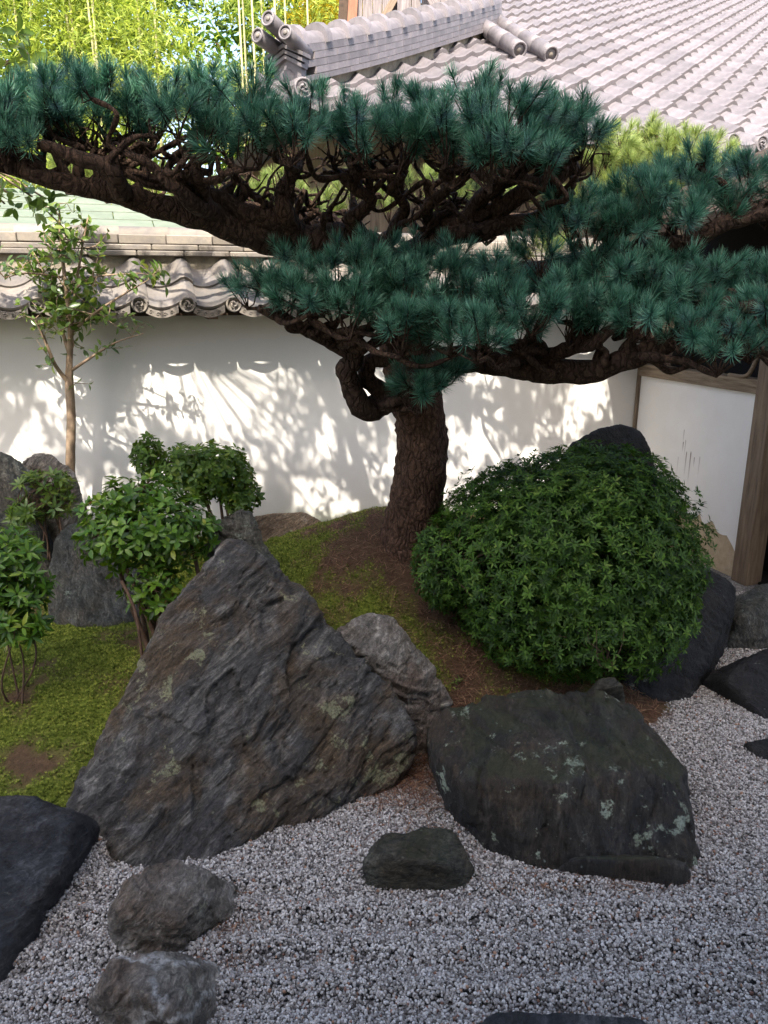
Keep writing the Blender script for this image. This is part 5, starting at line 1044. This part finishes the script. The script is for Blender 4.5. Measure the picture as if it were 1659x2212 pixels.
base = cb; root = empty('camellia_tree', tuple(cb), 0, 'large overhanging camellia tree whose sunlit leaves hang in from the garden edge', 'tree')
tk = MB(); tw = MB(); lp = []
for i, l in enumerate(limbs):
    C = catmull(np.array(l, float), 0.08); V, F = tube(C[:, :3], C[:, 3], 9, True, 0.08, 12); (tk if i == 0 else tw).add(V - base, F); lp.append(C)
lp = np.vstack(lp)
cl = crown_leaf_points(800); fol = MB()
for c in cl:
    m_ = rgc.integers(1, 4); Q = c + rgc.normal(size=(m_, 3)) * 0.045; V, F, r_ = whorls(Q, rdir(m_, rgc) + np.array([0, 0, .2]), (3, 5), 0.085, LF_C, rgc, (40, 100)); fol.add(V - base, F, r_)
for c in cl[::4]:
    if c[1] > 3.6: continue
    d = np.linalg.norm(lp[:, :3] - c, axis=1); a = lp[np.argmin(d), :3]; mid = (a + c) / 2 + rgc.normal(size=3) * 0.06; V, F = tube(catmull(np.array([a, mid, c]), 0.12), 0.007, 4, False); tw.add(V - base, F)
# sprays that reach into view at the edge
for (u, v, y) in ((20, 130, 4.2), (60, 115, 4.2), (90, 130, 4.25), (5, 180, 4.2), (40, 165, 4.2), (-40, 150, 4.2), (20, 420, 4.1), (70, 425, 4.1), (-30, 400, 4.1), (-60, 300, 4.1), (100, 430, 4.15), (10, 440, 4.1)):
    c = W(u, v, y); Q = c + rgc.normal(size=(3, 3)) * 0.05; V, F, r_ = whorls(Q, rdir(3, rgc) + np.array([0, 0, .2]), (3, 4), 0.085, LF_C, rgc, (40, 100)); fol.add(V - base, F, r_)
    d = np.linalg.norm(lp[:, :3] - c, axis=1); a = lp[np.argmin(d), :3]; V, F = tube(catmull(np.array([a, (a + c) / 2 + rgc.normal(size=3) * 0.05, c]), 0.08), 0.005, 4, False); tw.add(V - base, F)
obj('trunk', tk.mesh('trunk', True, False), M['bark_smooth'], root); obj('limbs', tw.mesh('limbs', True, False), M['bark_smooth'], root); obj('leaves', fol.mesh('leaves', True), sun_l, root)

# ------------------------------------------------------------------ bamboo and trees far behind
bam_l = leaf_mat('bamboo_leaf', [(0.0, (0.10, 0.15, 0.03)), (0.4, (0.24, 0.32, 0.06)), (0.8, (0.40, 0.46, 0.11)), (1.0, (0.52, 0.52, 0.18))], 0.45, 0.45, 0.3)
yel_l = leaf_mat('yellow_leaf', [(0.0, (0.22, 0.20, 0.02)), (0.5, (0.45, 0.36, 0.03)), (1.0, (0.60, 0.50, 0.08))], 0.4, 0.5, 0.2)
M['culm'] = simple_mat('bamboo_culm', (0.36, 0.34, 0.16), (0.52, 0.48, 0.26), 3, 0.4, 0.05)
LF_BB = (np.array([(0, 0, 0), (-0.09, 0.4, 0.02), (0.09, 0.4, 0.02), (0, 1, -0.12)]), [np.array([(0, 2, 1), (1, 2, 3)])])
def clump(name, label, lobes, base, n, size, mat, seed, culms, cat, group=None, tmpl=LF_BB, bark=None, part='culm'):
    rg = np.random.default_rng(seed); base = np.array(base, float); root = empty(name, tuple(base), 0, label, cat, group); fol = MB()
    vol = np.array([np.prod(l[1]) for l in lobes]); pr = vol / vol.sum()
    for (c, r_), p in zip(lobes, pr):
        m_ = int(n * p / 12); D = rdir(m_, rg); P0 = np.array(c) + D * np.array(r_) * (rg.random((m_, 1)) ** (1 / 2.2)) * (1 + 0.25 * fbm(D * 2.5 + seed, 2))[:, None]     # leaf sprays
        P = (P0[:, None, :] + rg.normal(size=(m_, 12, 3)) * np.array([0.16, 0.16, 0.10])).reshape(-1, 3); k_ = len(P); sh = np.repeat(rg.uniform(0, 1, m_), 12)
        d = rdir(k_, rg) * np.array([1, 1, 0.5]) + np.array([0, 0, -0.35]); V, F, r0 = scatter(tmpl[0], tmpl[1], frames(d, rg.uniform(-.9, .9, k_)), P, size * rg.uniform(0.6, 1.25, k_), np.clip(0.2 + 0.5 * sh + rg.normal(0, 0.15, k_), 0, 1)); fol.add(V - base, F, r0)
    obj('foliage', fol.mesh('foliage', False), mat, root)
    for (x, y, h, r_, lx) in culms:
        P = np.stack([np.linspace(x, x + lx, 14) + 0.05 * np.sin(np.linspace(0, 3, 14)), np.full(14, y), np.linspace(-0.05, h, 14)], -1); V, F = tube(P, np.linspace(r_, r_ * 0.5, 14), 8); mb = MB().add(V - base, F)
        for z in np.arange(0.4, h, 0.42):
            t = z / h; q = np.array([x + lx * t + 0.05 * math.sin(3 * t), y, z]); V, F = tube([q - [0, 0, .012], q, q + [0, 0, .012]], [r_ * (1 - .5 * t) * 1.0, r_ * (1 - .5 * t) * 1.22, r_ * (1 - .5 * t)], 8, False); mb.add(V - base, F)
        obj(part, mb.mesh(part, True, False), bark or M['culm'], root)
    return root
spec = [(-10.0, 15.5, 'bushy bamboo clump farthest from the tiled hall'), (-8.0, 15.0, 'bushy bamboo clump behind the overhanging camellia tree'), (-6.2, 15.6, 'bushy bamboo clump above the copper shed roof'), (-4.6, 15.2, 'bushy bamboo clump next to the thin bare culms')]
for k, (x, y, lab) in enumerate(spec):
    rg = np.random.default_rng(100 + k); lb = [((x + rg.uniform(-.5, .5), y + rg.uniform(-.4, .4), z), (1.35, 1.2, 1.25)) for z in (3.2, 4.6, 6.0, 7.4)]
    clump('bamboo_clump', lab, lb, (x, y, 0), 17000, 0.17, bam_l, 60 + k, [(x + rg.uniform(-.8, .8), y + rg.uniform(-.5, .5), 8.5, 0.035, rg.uniform(-.3, .3)) for _ in range(5)], 'bamboo', 'bamboo beyond the garden wall')
cul = []
for (u, y) in ((513, 15.0), (522, 15.6), (541, 15.2), (562, 16.0), (590, 15.3), (612, 15.8), (660, 15.5)):
    q = W(u, 60, y); cul.append((q[0], y, 9.5, 0.028, 0.0))
c0 = W(570, 60, 16.3)
clump('bamboo_clump', 'sparse bamboo with thin pale bare culms beside the roof ridge ornament', [((c0[0], 16.4, 5.0), (1.2, 0.8, 1.9)), ((c0[0] + 1.2, 16.6, 6.5), (1.0, 0.8, 1.6)), ((c0[0], 16.2, 7.6), (1.6, 0.8, 1.0))], (c0[0], 15.5, 0), 11000, 0.15, bam_l, 71, cul, 'bamboo', 'bamboo beyond the garden wall')
c1 = W(700, 50, 17.5)
clump('autumn_tree', 'bright yellow autumn tree beside the brown gable bargeboard', [((c1[0], 17.5, c1[2] - 0.6), (0.9, 0.8, 1.3)), ((c1[0] + 0.7, 17.6, c1[2] + 0.5), (0.9, 0.8, 1.1))], (c1[0], 17.5, 0), 12000, 0.11, yel_l, 72, [(c1[0], 17.5, c1[2], 0.08, 0.2)], 'tree', None, LF_C, M['bark_shrub'], 'trunk')
# evergreen mass behind the bamboo
for k, (x, lab) in enumerate(((-2.2, 'mid green evergreen tree behind the thin pale bamboo culms'), (-11.0, 'dark evergreen tree behind the bamboo grove beyond the shed'), (-7.0, 'dark evergreen tree behind the bamboo above the copper roof'))):
    clump('evergreen_tree', lab, [((x + dx, 19.5, z), (2.6, 1.5, 1.8)) for dx, z in ((0, 4), (-0.5, 6.5), (0.6, 8.6))], (x, 19.5, 0), 12000, 0.22, cam_l, 80 + k, [(x, 19.5, 8.0, 0.2, 0.3)], 'tree', 'evergreens behind the bamboo', LF_C, M['bark_shrub'], 'trunk')
